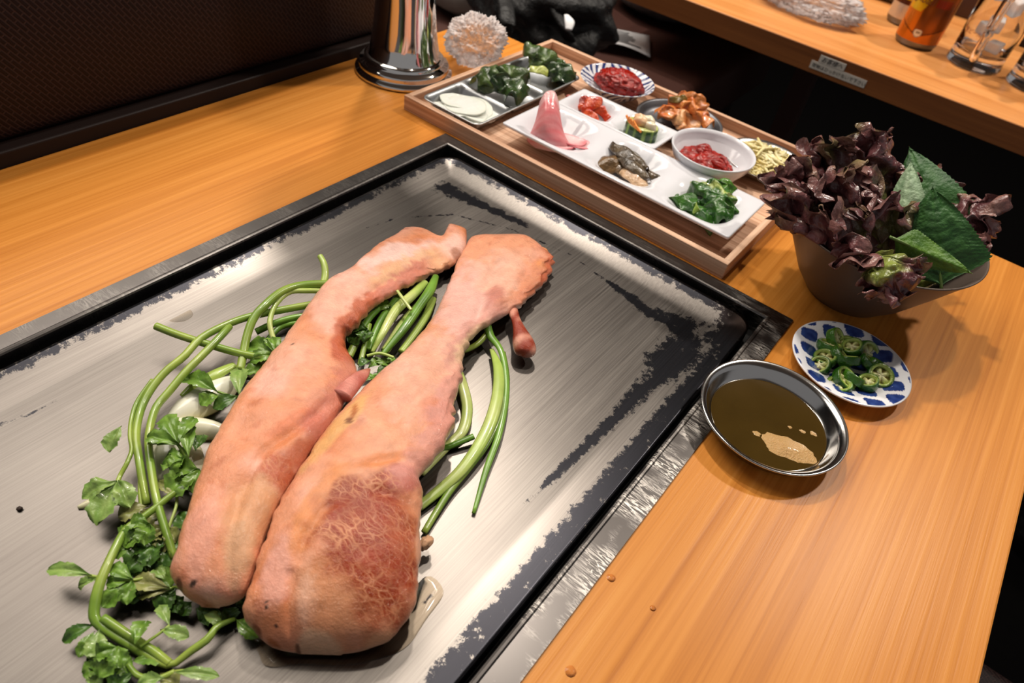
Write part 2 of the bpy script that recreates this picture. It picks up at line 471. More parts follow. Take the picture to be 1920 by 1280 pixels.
def film_mat():
    m = mat('cling_film', (252, 246, 246), .16, trans=.35, ior=1.2, bump=(160, .0018))
    nt = m.node_tree; b = nt.nodes['Principled BSDF']; out = nt.nodes['Material Output']
    tr = nt.nodes.new('ShaderNodeBsdfTransparent'); mx = nt.nodes.new('ShaderNodeMixShader')
    fr = nt.nodes.new('ShaderNodeFresnel'); fr.inputs[0].default_value = 1.5
    n = node_noise(nt, (120, 120, 120), 1, 4)
    f = math_(nt, 'ADD', math_(nt, 'ADD', .02, math_(nt, 'MULTIPLY', n, .95)), math_(nt, 'MULTIPLY', fr.outputs[0], .6))
    nt.links.new(f, mx.inputs[0]); nt.links.new(tr.outputs[0], mx.inputs[1]); nt.links.new(b.outputs[0], mx.inputs[2])
    nt.links.new(mx.outputs[0], out.inputs[0])
    return m
M_FILM = film_mat()

# ------------------------------------------------------------------ the room
def slab(name, m, *b, bev=0): return mesh(name, *box(*b, bev), m, org=((b[0] + b[1]) / 2, (b[2] + b[3]) / 2, T + b[4]), smooth=False)
struct(slab('floor', M_FLOOR, -2.9, 2.4, -1.6, 4.2, -T - .05, -T))
struct(slab('ceiling', M_PLASTER, -2.9, 2.4, -1.6, 4.2, 2.14, 2.22))
struct(slab('wall_left', M_WALL, -3.0, -2.9, -1.6, 4.2, -T, 2.14))
struct(slab('wall_back', M_WALL, -2.9, 2.4, 4.2, 4.3, -T, 2.14))

# ------------------------------------------------------------------ the table and its griddle
TX0, TX1, TY0, TY1 = -.6215, .159, -.32, .788
FX0, FX1, FY0, FY1 = -.4302, -.0350, -.22, .5164          # outer griddle frame
t = thing('dining_table', 'orange wood-grain dining table with a steel griddle let into its top', 'table', V(-.23, .23, -T))
hx0, hx1, hy0, hy1 = FX0 + .004, FX1 - .004, FY0 + .004, FY1 - .004
def ringtop(o, h, z0, z1):
    (a0, a1, b0, b1), (c0, c1, d0, d1) = o, h
    P = [(a0, b0), (a1, b0), (a1, b1), (a0, b1)]; Q = [(c0, d0), (c1, d0), (c1, d1), (c0, d1)]
    vs = [V(x, y, z1) for x, y in P + Q] + [V(x, y, z0) for x, y in P + Q]
    fs = []
    for i in range(4):
        j = (i + 1) % 4
        fs += [(i, j, 4 + j, 4 + i), (8 + i, 12 + i, 12 + j, 8 + j), (i, 8 + i, 8 + j, j), (4 + i, 4 + j, 12 + j, 12 + i)]
    return vs, fs
o = mesh('tabletop', *ringtop((TX0, TX1, TY0, TY1), (hx0, hx1, hy0, hy1), -.032, 0), M_TABLE, t, smooth=False)
bv = o.modifiers.new('bevel', 'BEVEL'); bv.width = .0018; bv.segments = 2
mesh('pedestal', *box(-.28, -.18, .18, .28, -T + .02, -.12), M_DARKTRIM, t, smooth=False)
mesh('pedestal_foot', *box(-.45, -.01, .05, .41, -T, -T + .02, .004), M_DARKTRIM, t, smooth=False)

g = thing('griddle', 'flat steel teppan griddle with stained edges set into the orange table', 'griddle', V(-.23, .15, -.03))
LX0, LX1, LY1, LY0 = -.4128, -.0548, .5004, -.2        # inner lip of the frame
prof = [(0, -.02), (0, .0004), (.0006, .0016), (.0018, .0022), (.0032, .0021), (.0042, .0016), (1, .0014), (1.0, .0001)]
vs, fs = [], []
for d, z in prof:
    q = d if d < 1 else None
    for (lx, ly, ox, oy) in ((LX0, LY0, FX0, FY0), (LX1, LY0, FX1, FY0), (LX1, LY1, FX1, FY1), (LX0, LY1, FX0, FY1)):
        if q is None: vs.append(V(ox, oy, z))
        else:
            vs.append(V(lx + math.copysign(q, ox - lx), ly + math.copysign(q, oy - ly), z))
for j in range(len(prof) - 1):
    for i in range(4):
        k = (i + 1) % 4
        fs.append((j * 4 + i, j * 4 + k, j * 4 + 4 + k, j * 4 + 4 + i))
fixn(mesh('frame', vs, fs, M_FRAME, g, smooth=False))
mesh('drip_channel', *box(hx0 + .002, hx1 - .002, hy0 + .002, hy1 - .002, -.03, -.018), M_BLACK, g, smooth=False)
# cooking plate
PX0, PX1, PY0, PY1 = -.4035, -.0590, -.19, .4920
def caps(x, y, lst):
    s = 0
    for pts in lst:
        for (a, b) in zip(pts, pts[1:]):
            ax, ay, ar = a; bx, by, br_ = b
            dx, dy = bx - ax, by - ay
            l2 = dx * dx + dy * dy + 1e-12
            tt = max(0, min(1, ((x - ax) * dx + (y - ay) * dy) / l2))
            d = math.hypot(x - ax - dx * tt, y - ay - dy * tt)
            r = ar + (br_ - ar) * tt
            s = max(s, max(0, min(1, (1.05 if r > .003 else .72) - .6 * d / r)))
    return s
def pxline(lst, z):
    out = []
    for (u, v, r) in lst:
        p = at(u, v, z); q = at(u + r, v, z)
        out.append((p.x, p.y, (q - p).length))
    return out
STAIN_AND_REFLECTION = [pxline(l, -.005) for l in (
    [(1290, 660, 30), (1205, 728, 17), (1140, 795, 13), (1065, 865, 11), (985, 942, 6)],
    [(1110, 505, 3), (1165, 543, 9), (1222, 585, 16), (1285, 606, 26), (1285, 640, 30), (1240, 680, 30)],
    [(1390, 598, 30), (1350, 640, 30)],
    [(760, 405, 3), (850, 400, 5), (960, 428, 4), (1070, 475, 4), (1105, 500, 4)],
    [(-20, 800, 10), (60, 772, 8), (105, 747, 2)],
    [(835, 352, 22), (900, 380, 12), (985, 420, 8)],  # dark reflection by the far corner, painted into the plate colour
    [(790, 1130, 5), (825, 1102, 3)], [(690, 425, 3), (740, 408, 4)],
)]
nx, ny = 150, 270
vs, cols = [], []
RC = .018
for j in range(ny):
    for i in range(nx):
        # finer steps at the margins
        x = PX0 + (PX1 - PX0) * i / (nx - 1); y = PY0 + (PY1 - PY0) * j / (ny - 1)
        cx = min(max(x, PX0 + RC), PX1 - RC); cy = min(max(y, PY0 + RC), PY1 - RC)
        dx, dy = x - cx, y - cy
        if dx and dy:
            m_ = max(abs(dx), abs(dy)); l = math.hypot(dx, dy)
            x, y = cx + dx * m_ / l, cy + dy * m_ / l
        e = min(x - PX0, PX1 - x, y - PY0, PY1 - y)
        if dx and dy: e = min(e, RC - math.hypot(x - cx, y - cy))
        k = max(0, 1 - e / .027)
        z = -.0062 + .0050 * k ** 1.3
        er, ef, el = (PX1 - x), (PY1 - y), (x - PX0)
        st = caps(x, y, STAIN_AND_REFLECTION)
        st = max(st, .85 * (1 - sstep(.009, .021, er)), .72 * (1 - sstep(.005, .016, ef)), .72 * (1 - sstep(.004, .013, el)))
        warm = sstep(.02, .06, .07 - math.hypot(x - PX1, y - PY1)) 
        vs.append(V(x, y, z)); cols.append((st, warm, 0))
fs = grid_faces(ny, nx)
k0 = len(vs)
rim = [j for j in range(nx)] + [i * nx + nx - 1 for i in range(1, ny)] + [(ny - 1) * nx + j for j in range(nx - 2, -1, -1)] + [i * nx for i in range(ny - 2, 0, -1)]
for i in rim:
    vs.append(Vector((vs[i][0], vs[i][1], T - .018))); cols.append((.9, 0, 0))
for a in range(len(rim)):
    b = (a + 1) % len(rim)
    fs.append((rim[a], k0 + a, k0 + b, rim[b]))
mesh('cooking_plate', vs, fs, M_GRIDDLE, g, col=cols)
GZ = -.0062                                             # the plate's flat height

# ------------------------------------------------------------------ booth, far table, things beyond
b_ = thing('booth_partition', 'high dark brown woven vinyl booth back along the left table edge', 'booth', V(-.68, .0, -T))
mesh('padded_panel', *box(-.74, -.634, -.9, .66, .012, .150, .012), M_WOVEN, b_)
mesh('bottom_trim', *box(-.735, -.6225, -.9, .66, -.03, .013, .002), M_DARKTRIM, b_, smooth=False)
mesh('base_board', *box(-.735, -.64, -.9, .66, -T, -.03), M_DARKTRIM, b_, smooth=False)

s_ = thing('bench_seat', 'dark brown woven vinyl bench seat beside the right table edge', 'bench', V(.45, .2, -T))
mesh('cushion', *box(.20, .75, -.6, .56, -.36, -.27, .02), M_WOVEN, s_)
mesh('seat_base', *box(.26, .75, -.6, .56, -T, -.36), M_DARKTRIM, s_, smooth=False)
def baggy(c, sx, sy, sz, seed, amp=.18, fr=1.6, sub=4, zmin=-9):
    g = ico(c, 1, sub, lambda d: 1 + amp * nz((d.x * fr + seed, d.y * fr, d.z * fr)) + .05 * nz((d.x * 6, d.y * 6 + seed, d.z * 6)), (sx, sy, sz))
    return [Vector((v.x, v.y, max(v.z, zmin))) for v in g[0]], g[1]
p = at(1915, 985, -.22)
tag(mesh('black_bag', *baggy((p.x + .05, p.y + .06, T - .205), .10, .11, .062, 3, .1), M_FABRIC, org=(p.x + .05, p.y + .06, T - .27)), 'black bag lying on the bench seat at the right table edge', 'bag')

f_ = thing('bench_seat', 'brown leather bench seat between the two tables', 'bench', V(-.8, 1.4, -T))
mesh('cushion', *box(-1.5, -.42, .84, 1.62, -.24, -.13, .02), M_SEAT, f_)
mesh('seat_base', *box(-1.45, -.47, .88, 1.6, -T, -.24), M_DARKTRIM, f_, smooth=False)
ZS = -.13
# black backpack with straps
c = at(1008, 45, -.05)
bp_ = thing('black_backpack', 'black fabric backpack with straps on the bench behind the tray', 'bag', Vector((c.x, c.y, T + ZS)))
mesh('bag_body', *baggy((c.x - .01, c.y + .03, T + ZS + .085), .125, .085, .085, 11, .3, 2.2, 5, T + ZS + .001), M_FABRIC, bp_)
for a in ([(1040, 10, -.0), (1062, 60, -.03), (1075, 105, -.09)], [(1085, -10, -.0), (1098, 45, -.03), (1088, 105, -.09)], [(945, -10, -.0), (950, 50, -.02), (925, 90, -.08)]):
    mesh('strap', *tube([at(*q) for q in a], [.012, .013, .011], 14, 8, .4), M_FABRIC, bp_)
mesh('white_tag', *tube([at(1062, 28, .0), at(1068, 40, -.002), at(1066, 56, -.01)], [.004, .008, .005], 10, 8, .3), M_PAPER, bp_)
# grey cushion behind the pipe, grey folded coat
c = at(872, 5, -.09)
tag(mesh('grey_cushion', *baggy((c.x - .055, c.y + .09, T + ZS + .06), .13, .11, .075, 5, .12, zmin=T + ZS + .001), M_GREYFAB, org=(c.x, c.y, T + ZS)), 'grey fabric cushion on the bench behind the chrome pipe', 'cushion')
c = at(1195, 20, -.10)
tag(mesh('grey_bag', *baggy((c.x + .0, c.y + .11, T + ZS + .045), .12, .09, .045, 8, .15, zmin=T + ZS + .001), mat('charcoal_fabric', (64, 62, 62), .6, bump=(60, .004), var=.2), org=(c.x, c.y, T + ZS)), 'charcoal grey bag behind the white menu sheet', 'bag')
# menu sheet
q = [at(1092, 42, -.12), at(1205, 64, -.12), at(1158, 115, -.12), at(1100, 82, -.12)]
ex = (q[1] - q[0]).normalized(); c0 = q[0]
W_, H_ = .135, .11
ey = Vector((-ex.y, ex.x, 0)) * -1
P = [c0 + ex * (W_ * i / 10) + ey * (H_ * j / 8) + Vector((0, 0, .012 * math.sin(PI * i / 10) * (j / 8))) for j in range(9) for i in range(11)]
ms = thing('menu_sheet', 'white printed menu sheet lying on the brown bench seat', 'paper', P[0])
mesh('sheet', *shell(P, 9, 11, .0012), M_PAPER, ms)
for r in range(7):
    for (a, b) in ((.06, .06 + .3 * R_.uniform(.5, 1)), (.5, .5 + .4 * R_.uniform(.4, 1))):
        y = .12 + r * .115
        P = [c0 + ex * (W_ * (a + (b - a) * i / 6)) + ey * (H_ * (y + .035 * j)) + Vector((0, 0, .0012 + .012 * math.sin(PI * (a + (b - a) * i / 6)) * (y + .035 * j))) for j in range(2) for i in range(7)]
        mesh('text_line', *shell(P, 2, 7, .0004), M_INK, ms)

# far table
FT = 1.1925
ft = thing('dining_table', 'pale wood dining table across the aisle carrying mugs and cans', 'table', V(.3, 1.5, -T))
o = mesh('tabletop', *box(-.64, 1.2, FT, FT + .72, -.037, 0, .0015), M_TABLE2, ft, smooth=False)
mesh('edge_shade_band', *box(-.64, 1.2, FT - .0012, FT + .0005, -.0365, -.0012, .0004), M_EDGE_SHADE, ft, smooth=False)  # thin band added to carry the unlit front edge's shade in its colour
mesh('leg', *box(-.34, -.30, FT + .30, FT + .34, -T, -.037), M_SEAT, ft, smooth=False)
mesh('leg', *box(.70, .74, FT + .30, FT + .34, -T, -.037), M_SEAT, ft, smooth=False)
# label strips
def text_on(name, s, size, p0, ex, ez, m, parent, shear=0):
    cu = bpy.data.curves.new(name, 'FONT')
    cu.body = s; cu.size = size; cu.extrude = .0001; cu.shear = shear; cu.resolution_u = 3
    o = bpy.data.objects.new(name, cu); COL.objects.link(o)
    me = bpy.data.meshes.new_from_object(o)
    bpy.data.objects.remove(o)
    vs = [Vector(p0) + ex * v.co.x + ez * v.co.y + ex.cross(ez) * v.co.z for v in me.vertices]
    fs = [tuple(q.vertices) for q in me.polygons]
    bpy.data.meshes.remove(me)
    return mesh(name, vs, fs, m, parent, smooth=False)
def edge_x(u, v):
    # x on the front edge of the far table
    return at(u, v, -.018)
EX, EZ = Vector((1, 0, 0)), Vector((0, 0, 1))
xa = at(1521, 117, -.02).x * FT / at(1521, 117, -.02).y
xb = at(1624, 157, -.02).x * FT / at(1624, 157, -.02).y
ls = thing('label_strip', 'long pale label strip stuck on the front edge of the far table', 'label', V(xa, FT, -.03))
mesh('tape', *box(xa, xb, FT - .0020, FT - .0012, -.0295, -.0175, .0003), M_TAPE, ls, smooth=False)
text_on('lettering', '荷物はひっかけないで下さい', (xb - xa) / 13.4, V(xa + .003, FT - .0021, -.0262), EX, EZ, M_INKB, ls)
xc = xa + .010
l2 = thing('label_strip', 'short slanted label strip above the long one on the table edge', 'label', V(xc, FT, -.018))
mesh('tape', *box(xc, xc + .042, FT - .0022, FT - .0014, -.0172, -.006, .0003), M_TAPE, l2, smooth=False)
text_on('lettering', 'お客様へ', .0088, V(xc + .003, FT - .0024, -.0145), EX, EZ, M_INKB, l2, .3)

# chrome extraction pipe
dc = V(-.562, .589, 0)
dp = thing('extraction_pipe', 'polished chrome smoke extraction pipe with a stepped round foot', 'pipe', dc)
mesh('foot', *lathe(dc, [(.0, 0), (.057, 0), (.0575, .003), (.0565, .0055), (.053, .007), (.0525, .009), (.053, .012), (.0515, .0145), (.047, .016), (.0465, .018), (.046, .0205), (.043, .022), (.036, .022)], 96, False, False), M_CHROME, dp)
mesh('tube', *lathe(dc, [(.0425, .021), (.0405, .026), (.038, .038), (.0355, .056), (.0335, .08), (.0325, .11), (.032, .15), (.032, .42), (.034, .45), (.045, .48), (.062, .50), (.064, .505), (.060, .503), (.043, .478), (.030, .45), (.030, .42)], 96, False, False), M_CHROME, dp)

# crumpled film
def crumple(c, r, sc3, seed, sub=6):
    def fn(d):
        a = 0
        for k, am in ((1.6, .28), (4.5, .24), (10, .20), (22, .14)):
            a += am * (1 - 2.2 * abs(nz((d.x * k + seed, d.y * k - seed, d.z * k))))
        return .75 + a * .55
    g = ico(c, r, sub, fn, sc3)
    return [Vector((v.x, v.y, max(v.z, T + .0004))) for v in g[0]], g[1]
c = at(862, 98, .02)
tag(mesh('plastic_wrap', *crumple((c.x, c.y + .03, T + .0275), .034, (1, 1.1, .85), 4), M_FILM, org=(c.x, c.y + .03, T)), 'crumpled clear plastic wrap beside the chrome pipe', 'plastic wrap')
c = at(1535, 22, .02)
tag(mesh('plastic_wrap', *crumple((c.x - .03, c.y + .05, T + .021), .075, (1.25, .7, .32), 9), M_FILM, org=(c.x, c.y, T)), 'crumpled clear plastic wrap on the far table', 'plastic wrap')

# can, bottle-shaped can, mugs, tray, holder on the far table
def can(c, r, h, paint, label, name='drink_can', n=160, rows=90):
    t = thing(name, label, 'can', c)
    prof = [(r * .80, .0006), (r * .84, 0), (r * .90, .002), (r * .97, .0065), (r, .011)]
    mesh('bottom_rim', *lathe(c, prof, 64, True, False), M_DARKDISH, t)
    vs, fs = lathe(c, [(r, .011 + (h - .022) * j / rows) for j in range(rows + 1)], n, False, False)
    cols = [paint(math.atan2(v[1] - c[1], v[0] - c[0]), (v[2] - c[2])) for v in vs]
    mesh('printed_wall', vs, fs, M_CAN, t, col=cols)
    mesh('lid', *lathe(c, [(r, h - .011), (r * .95, h - .005), (r * .86, h), (r * .82, h), (r * .80, h - .004)], 64, False, True), M_DISHSTEEL, t)
    return t
c = at(1713, 82, 0)
face = math.atan2(-c.y, -c.x)                            # towards the diner
OR_, BR_, YE_, WH_ = lin((206, 112, 22)), lin((96, 50, 18)), lin((220, 176, 30)), lin((226, 220, 206))
RD_ = lin((150, 40, 24))
def paint_can(a, z):
    s = (a - face + PI) % (2 * PI) - PI                  # to the right of the front is +
    x = s * .036
    if .0305 > z and math.hypot(x + .003, z - .026) < .0072:
        r = math.hypot(x + .003, z - .026)
        return lin((150, 140, 120)) if r > .0058 or (abs(x + .003) < .0035 and abs(z - .026) < .002) else WH_
    if z < .022 + .35 * abs(x + .003): 
        return OR_ if z < .020 + .35 * abs(x + .003) else BR_
    if x < -.004 and z > .055 - .9 * (x + .004) * 0 and ((x + .03) / .026) ** 2 + ((z - .095) / .048) ** 2 < 1: 
        return YE_
    if x < -.012: return OR_
    if z > .06 and .004 < x < .03 and abs(z - .073) < .006 and math.sin(x * 1500) > -.2: return RD_
    return mixc(BR_, OR_, .25 + .35 * nz((x * 90, z * 40, 1)))
ct = can(c, .0345, .128, paint_can, 'tall orange and brown drink can on the far table')
def wrap_text(name, s, size, c, r, a0, z, m, parent):
    cu = bpy.data.curves.new(name, 'FONT'); cu.body = s; cu.size = size; cu.resolution_u = 2; cu.extrude = .0002; cu.shear = .2
    o = bpy.data.objects.new(name, cu); COL.objects.link(o)
    me = bpy.data.meshes.new_from_object(o); bpy.data.objects.remove(o)
    vs = []
    for v in me.vertices:
        a = a0 + v.co.x / r
        vs.append(Vector((c[0] + (r + .0003 + v.co.z) * math.cos(a), c[1] + (r + .0003 + v.co.z) * math.sin(a), c[2] + z + v.co.y)))
    fs = [tuple(q.vertices) for q in me.polygons]; bpy.data.meshes.remove(me)
    return mesh(name, vs, fs, m, parent, smooth=False)
wrap_text('lettering', 'Highball', .0165, c, .0345, face - 1.55, .068, mat('brown_print', (90, 44, 14), .4), ct)
c2 = at(1672, 46, 0)
face2 = math.atan2(-c2.y, -c2.x)
def paint_small(a, z):
    s = (a - face2 + PI) % (2 * PI) - PI
    if z < .012: return lin((150, 110, 30))
    if z < .036: return lin((206, 190, 170))
    if z < .043: return lin((88, 44, 22))
    if abs(s + .5) < .12 and abs(z - .052) < .006: return lin((40, 30, 20))
    if z < .075 and -.5 < s < .5: return lin((226, 186, 30))
    return lin((228, 206, 170)) if z < .1 else lin((216, 170, 30))
can(c2 + Vector((.01, .03, 0)), .030, .112, paint_small, 'small yellow and cream drink can behind the orange can')

def mug(px, label):
    c = at(px[0], px[1], 0)
    c.y += .0
    t = thing('beer_mug', label, 'mug', c)
    ro = .0425
    prof_o = [(.0, .0006), (ro * .88, 0), (ro * .97, .002), (ro, .006), (ro * .975, .011), (ro * .95, .02), (ro * .97, .06), (ro * 1.0, .135), (ro * .985, .1375)]
    prof_i = [(ro * .92, .135), (ro * .88, .06), (ro * .85, .03), (ro * .75, .022), (0, .020)]
    mesh('glass_body', *lathe(c, prof_o + prof_i, 72, False, False), M_GLASS, t)
    a = math.atan2(-c.y, -c.x) - .05
    hx, hy = math.cos(a), math.sin(a)
    pts = [c + Vector((hx * r, hy * r, z)) for r, z in ((ro * .99, .028), (ro * 1.25, .024), (ro * 1.62, .034), (ro * 1.72, .06), (ro * 1.7, .09), (ro * 1.55, .112), (ro * 1.25, .118), (ro * 1.0, .112))]
    mesh('handle', *tube(pts, [.0075, .007, .0068, .0066, .0066, .0068, .007, .0075], 36, 14), M_GLASS, t)
    wrap_text('lettering', '生ビール', .008, c, ro * .985, a - .95, .05, mat('red_print', (120, 40, 40), .4), t)
    for i in range(5):
        an = i * 2.4 + px[0]; r = .016
        z = .024 + .017 * i
        g_ = box(-.011, .011, -.011, .011, -T, -T + .018, .003)
        g_ = rotz(g_, (0, 0), an * 1.7)
        tag(mesh('ice_cube', [v + c + Vector((r * math.cos(an), r * math.sin(an), z)) for v in g_[0]], g_[1], M_ICE, org=c + Vector((r * math.cos(an), r * math.sin(an), z))), 'clear ice cube inside the ' + ('whole' if px[0] < 1860 else 'cut off') + ' glass mug', 'ice cube', 'ice in the glass mugs')
mug((1822, 122), 'clear glass beer mug with a handle in front on the far table')
mug((1936, 165), 'clear glass beer mug cut off by the right picture edge')
c = at(1640, 8, 0)
P = []
for j in range(16):
    for i in range(30):
        x = -.11 + .22 * i / 29; y = -.05 + .10 * j / 15
        e = min(x + .11, .11 - x, y + .05, .05 - y)
        P.append(Vector((c.x + x, c.y + .08 + y, T + .0025 + .016 * (1 - sstep(.001, .012, e)))))
tag(fixn(mesh('metal_tray', *shell(P, 16, 30, .0012), M_DULLSTEEL, org=(c.x, c.y + .08, T))), 'flat metal tray behind the cans on the far table', 'tray')
c = at(1800, 60, 0)
h_ = thing('napkin_holder', 'brown napkin box behind the glass mug', 'box', Vector((c.x, c.y + .12, T)))
mesh('box', *box(c.x - .06, c.x + .03, c.y + .10, c.y + .16, 0, .06, .003), M_SEAT, h_)
mesh('napkins', *box(c.x - .055, c.x + .025, c.y + .104, c.y + .156, .0, .072, .001), M_PAPER, h_, smooth=False)
c = at(1905, 100, 0)
tag(slab('menu_stand', M_DARKTRIM, c.x - .004, c.x + .07, c.y + .05, c.y + .062, 0, .14, bev=.002), 'dark upright menu stand between the two mugs', 'menu stand')

# ------------------------------------------------------------------ serving tray and dishes
TR = (-.4955, -.1050, .5208, .7980)
TH, TW, TB = .0165, .0065, .0040
tr = thing('serving_tray', 'long striped wooden serving tray behind the griddle', 'tray', V(-.3, .66, 0))
mesh('base_board', *box(TR[0] + TW, TR[1] - TW, TR[2] + TW, TR[3] - TW, .0008, TB), M_TRAY, tr, smooth=False)
M_TRAYY = wood('tray_wood_short', [(.3, (146, 106, 82)), (.44, (190, 146, 116)), (.56, (222, 182, 152)), (.72, (236, 204, 178))], (330, 4, 330), (45, 1.2, 45), .5, 0, .0003, .55)
mesh('rail', *box(TR[0], TR[1], TR[2], TR[2] + TW, 0, TH, .0007), M_TRAY, tr, smooth=False)
mesh('rail', *box(TR[0], TR[1], TR[3] - TW, TR[3], 0, TH, .0007), M_TRAY, tr, smooth=False)
mesh('rail', *box(TR[0], TR[0] + TW, TR[2] + TW, TR[3] - TW, 0, TH - .0002, .0007), M_TRAYY, tr, smooth=False)
mesh('rail', *box(TR[1] - TW, TR[1], TR[2] + TW, TR[3] - TW, 0, TH - .0002, .0007), M_TRAYY, tr, smooth=False)

def wells(x0, x1, y0, y1, zr, zb, nw, axis, th, lip, slope, corner, nu=None, ridge=1.0, sag=0.0, m=None, name='', label='', cat='plate'):
    L, W = (x1 - x0, y1 - y0)
    n_x, n_y = int(L / .0016) + 1, int(W / .0016) + 1
    P = []
    for j in range(n_y):
        for i in range(n_x):
            x = x0 + L * i / (n_x - 1); y = y0 + W * j / (n_y - 1)
            cx = min(max(x, x0 + corner), x1 - corner); cy = min(max(y, y0 + corner), y1 - corner)
            dx, dy = x - cx, y - cy
            if dx and dy:
                k = max(abs(dx), abs(dy)) / math.hypot(dx, dy); x, y = cx + dx * k, cy + dy * k
            a = (x - x0) / L if axis == 0 else (y - y0) / W
            f = a * nw; w = (L if axis == 0 else W) / nw
            fi = f - min(int(f), nw - 1)
            da = min(fi, 1 - fi) * w                         # to the nearest ridge or rim along the row
            db = min(y - y0, y1 - y) if axis == 0 else min(x - x0, x1 - x)
            isrim = (f < .5 or f > nw - .5)
            la = da if isrim else da
            k = sstep(lip, lip + slope, min(da, db)) if min(da, db) < lip + slope else 1
            ka = sstep(lip, lip + slope, da); kb = sstep(lip, lip + slope, db)
            k = ka * kb
            top = zr
            if (not isrim) or (fi < .5 and f >= 1) or (fi > .5 and f < nw - 1):
                if da < lip + slope: top = zr - (1 - ridge) * (zr - zb) * kb
            # rims dip between the corners
            dip = sag * math.sin(PI * (x - x0) / L * (nw if axis == 0 else 1)) ** 2 if sag else 0
            P.append(V(x, y, zb + (top - zb) * (1 - k) - dip * (1 - k)))
    t = mesh(name, *shell(P, n_y, n_x, th), m, org=V((x0 + x1) / 2, (y0 + y1) / 2, TB))
    fixn(t)
    tag(t, label, cat)
    return t
wells(-.4795, -.3995, .5295, .7275, .0185, TB + .0022, 3, 1, .0012, .0014, .010, .009, ridge=.8, m=M_DULLSTEEL, name='divided_dish', label='rectangular steel dish divided into three, at the left end of the tray', cat='dish')
wells(-.3790, -.1190, .5440, .6300, .0265, TB + .0035, 3, 0, .0026, .0022, .034, .002, ridge=.72, m=M_PORC, name='divided_plate', label='long white porcelain plate divided into three, along the front of the tray', cat='plate')
wells(-.3720, -.2460, .6315, .6880, .0260, TB + .0035, 2, 0, .0026, .0022, .020, .002, ridge=.8, m=M_PORC, name='divided_plate', label='short white porcelain plate divided into two, behind the long white plate', cat='plate')

def dish(name, c, prof, m, label, cat, n=96, paint=None):
    vs, fs = lathe(c, prof, n, True, True)
    cols = [paint(v[0] - c[0], v[1] - c[1], v[2] - c[2]) for v in vs] if paint else None
    return tag(fixn(mesh(name, vs, fs, m, org=c, col=cols)), label, cat)
BLUE, WHITE = lin((34, 52, 112)), lin((232, 232, 236))
bc = V(-.361, .745, TB)
def paint_blue(x, y, z):
    r = math.hypot(x, y); a = math.atan2(y, x)
    if r < .030: return WHITE
    sec = (a / (2 * PI) * 8) % 1
    q = (r - .030) / .0155
    st = math.sin(a * 26 + (q * 6 if int(a / (2 * PI) * 8 + 8) % 2 else -q * 9))
    return BLUE if st > .15 and .04 < sec < .96 and q < .95 else WHITE
dish('patterned_dish', bc, [(.0, .0), (.018, 0), (.019, .003), (.030, .009)] + [(.030 + .0155 * i / 12, .009 + .013 * (i / 12) ** .9) for i in range(1, 13)] + [(.0447, .0226), (.0435, .0222)] + [(.0435 - .0135 * i / 14, .0222 - .0105 * (i / 14) ** .9) for i in range(1, 15)] + [(.018, .0062), (.0, .005)], M_PORCA, 'small white dish with blue striped rim holding red paste, back of the tray', 'dish', 240, paint_blue)
wc = V(-.197, .668, TB)
dish('white_bowl', wc, [(0, .0015), (.020, .0015), (.021, 0), (.024, 0), (.0245, .003), (.034, .011), (.041, .021), (.0443, .030), (.0440, .0312), (.0428, .0312), (.0405, .0275), (.039, .0225), (.0375, .0215), (.033, .0135), (.024, .0065), (.012, .0045), (0, .0045)], M_PORC, 'small round white bowl of red paste, right of the divided plates', 'bowl')
kc = V(-.268, .737, TB)
dish('dark_dish', kc, [(0, 0), (.036, 0), (.038, .001), (.046, .0075), (.0502, .0118), (.0507, .0122), (.0506, .0130), (.0500, .0132), (.0480, .0132), (.0470, .0126), (.0440, .0075), (.0410, .0042), (.0370, .0034), (.02, .0032), (0, .0032)], M_DARKDISH, 'dark metal dish under orange kimchi, back of the tray', 'dish')
c = at(1420, 287, .014)
sc_ = V(-.1590, .733, TB)
dish('sprout_dish', sc_, [(0, 0), (.028, 0), (.030, .001), (.041, .0085), (.0455, .0125), (.0457, .0134), (.0445, .0134), (.040, .0100), (.030, .0028), (0, .0024)], M_DISHSTEEL, 'shiny steel dish of pale bean sprouts beside the lettuce bowl', 'dish')

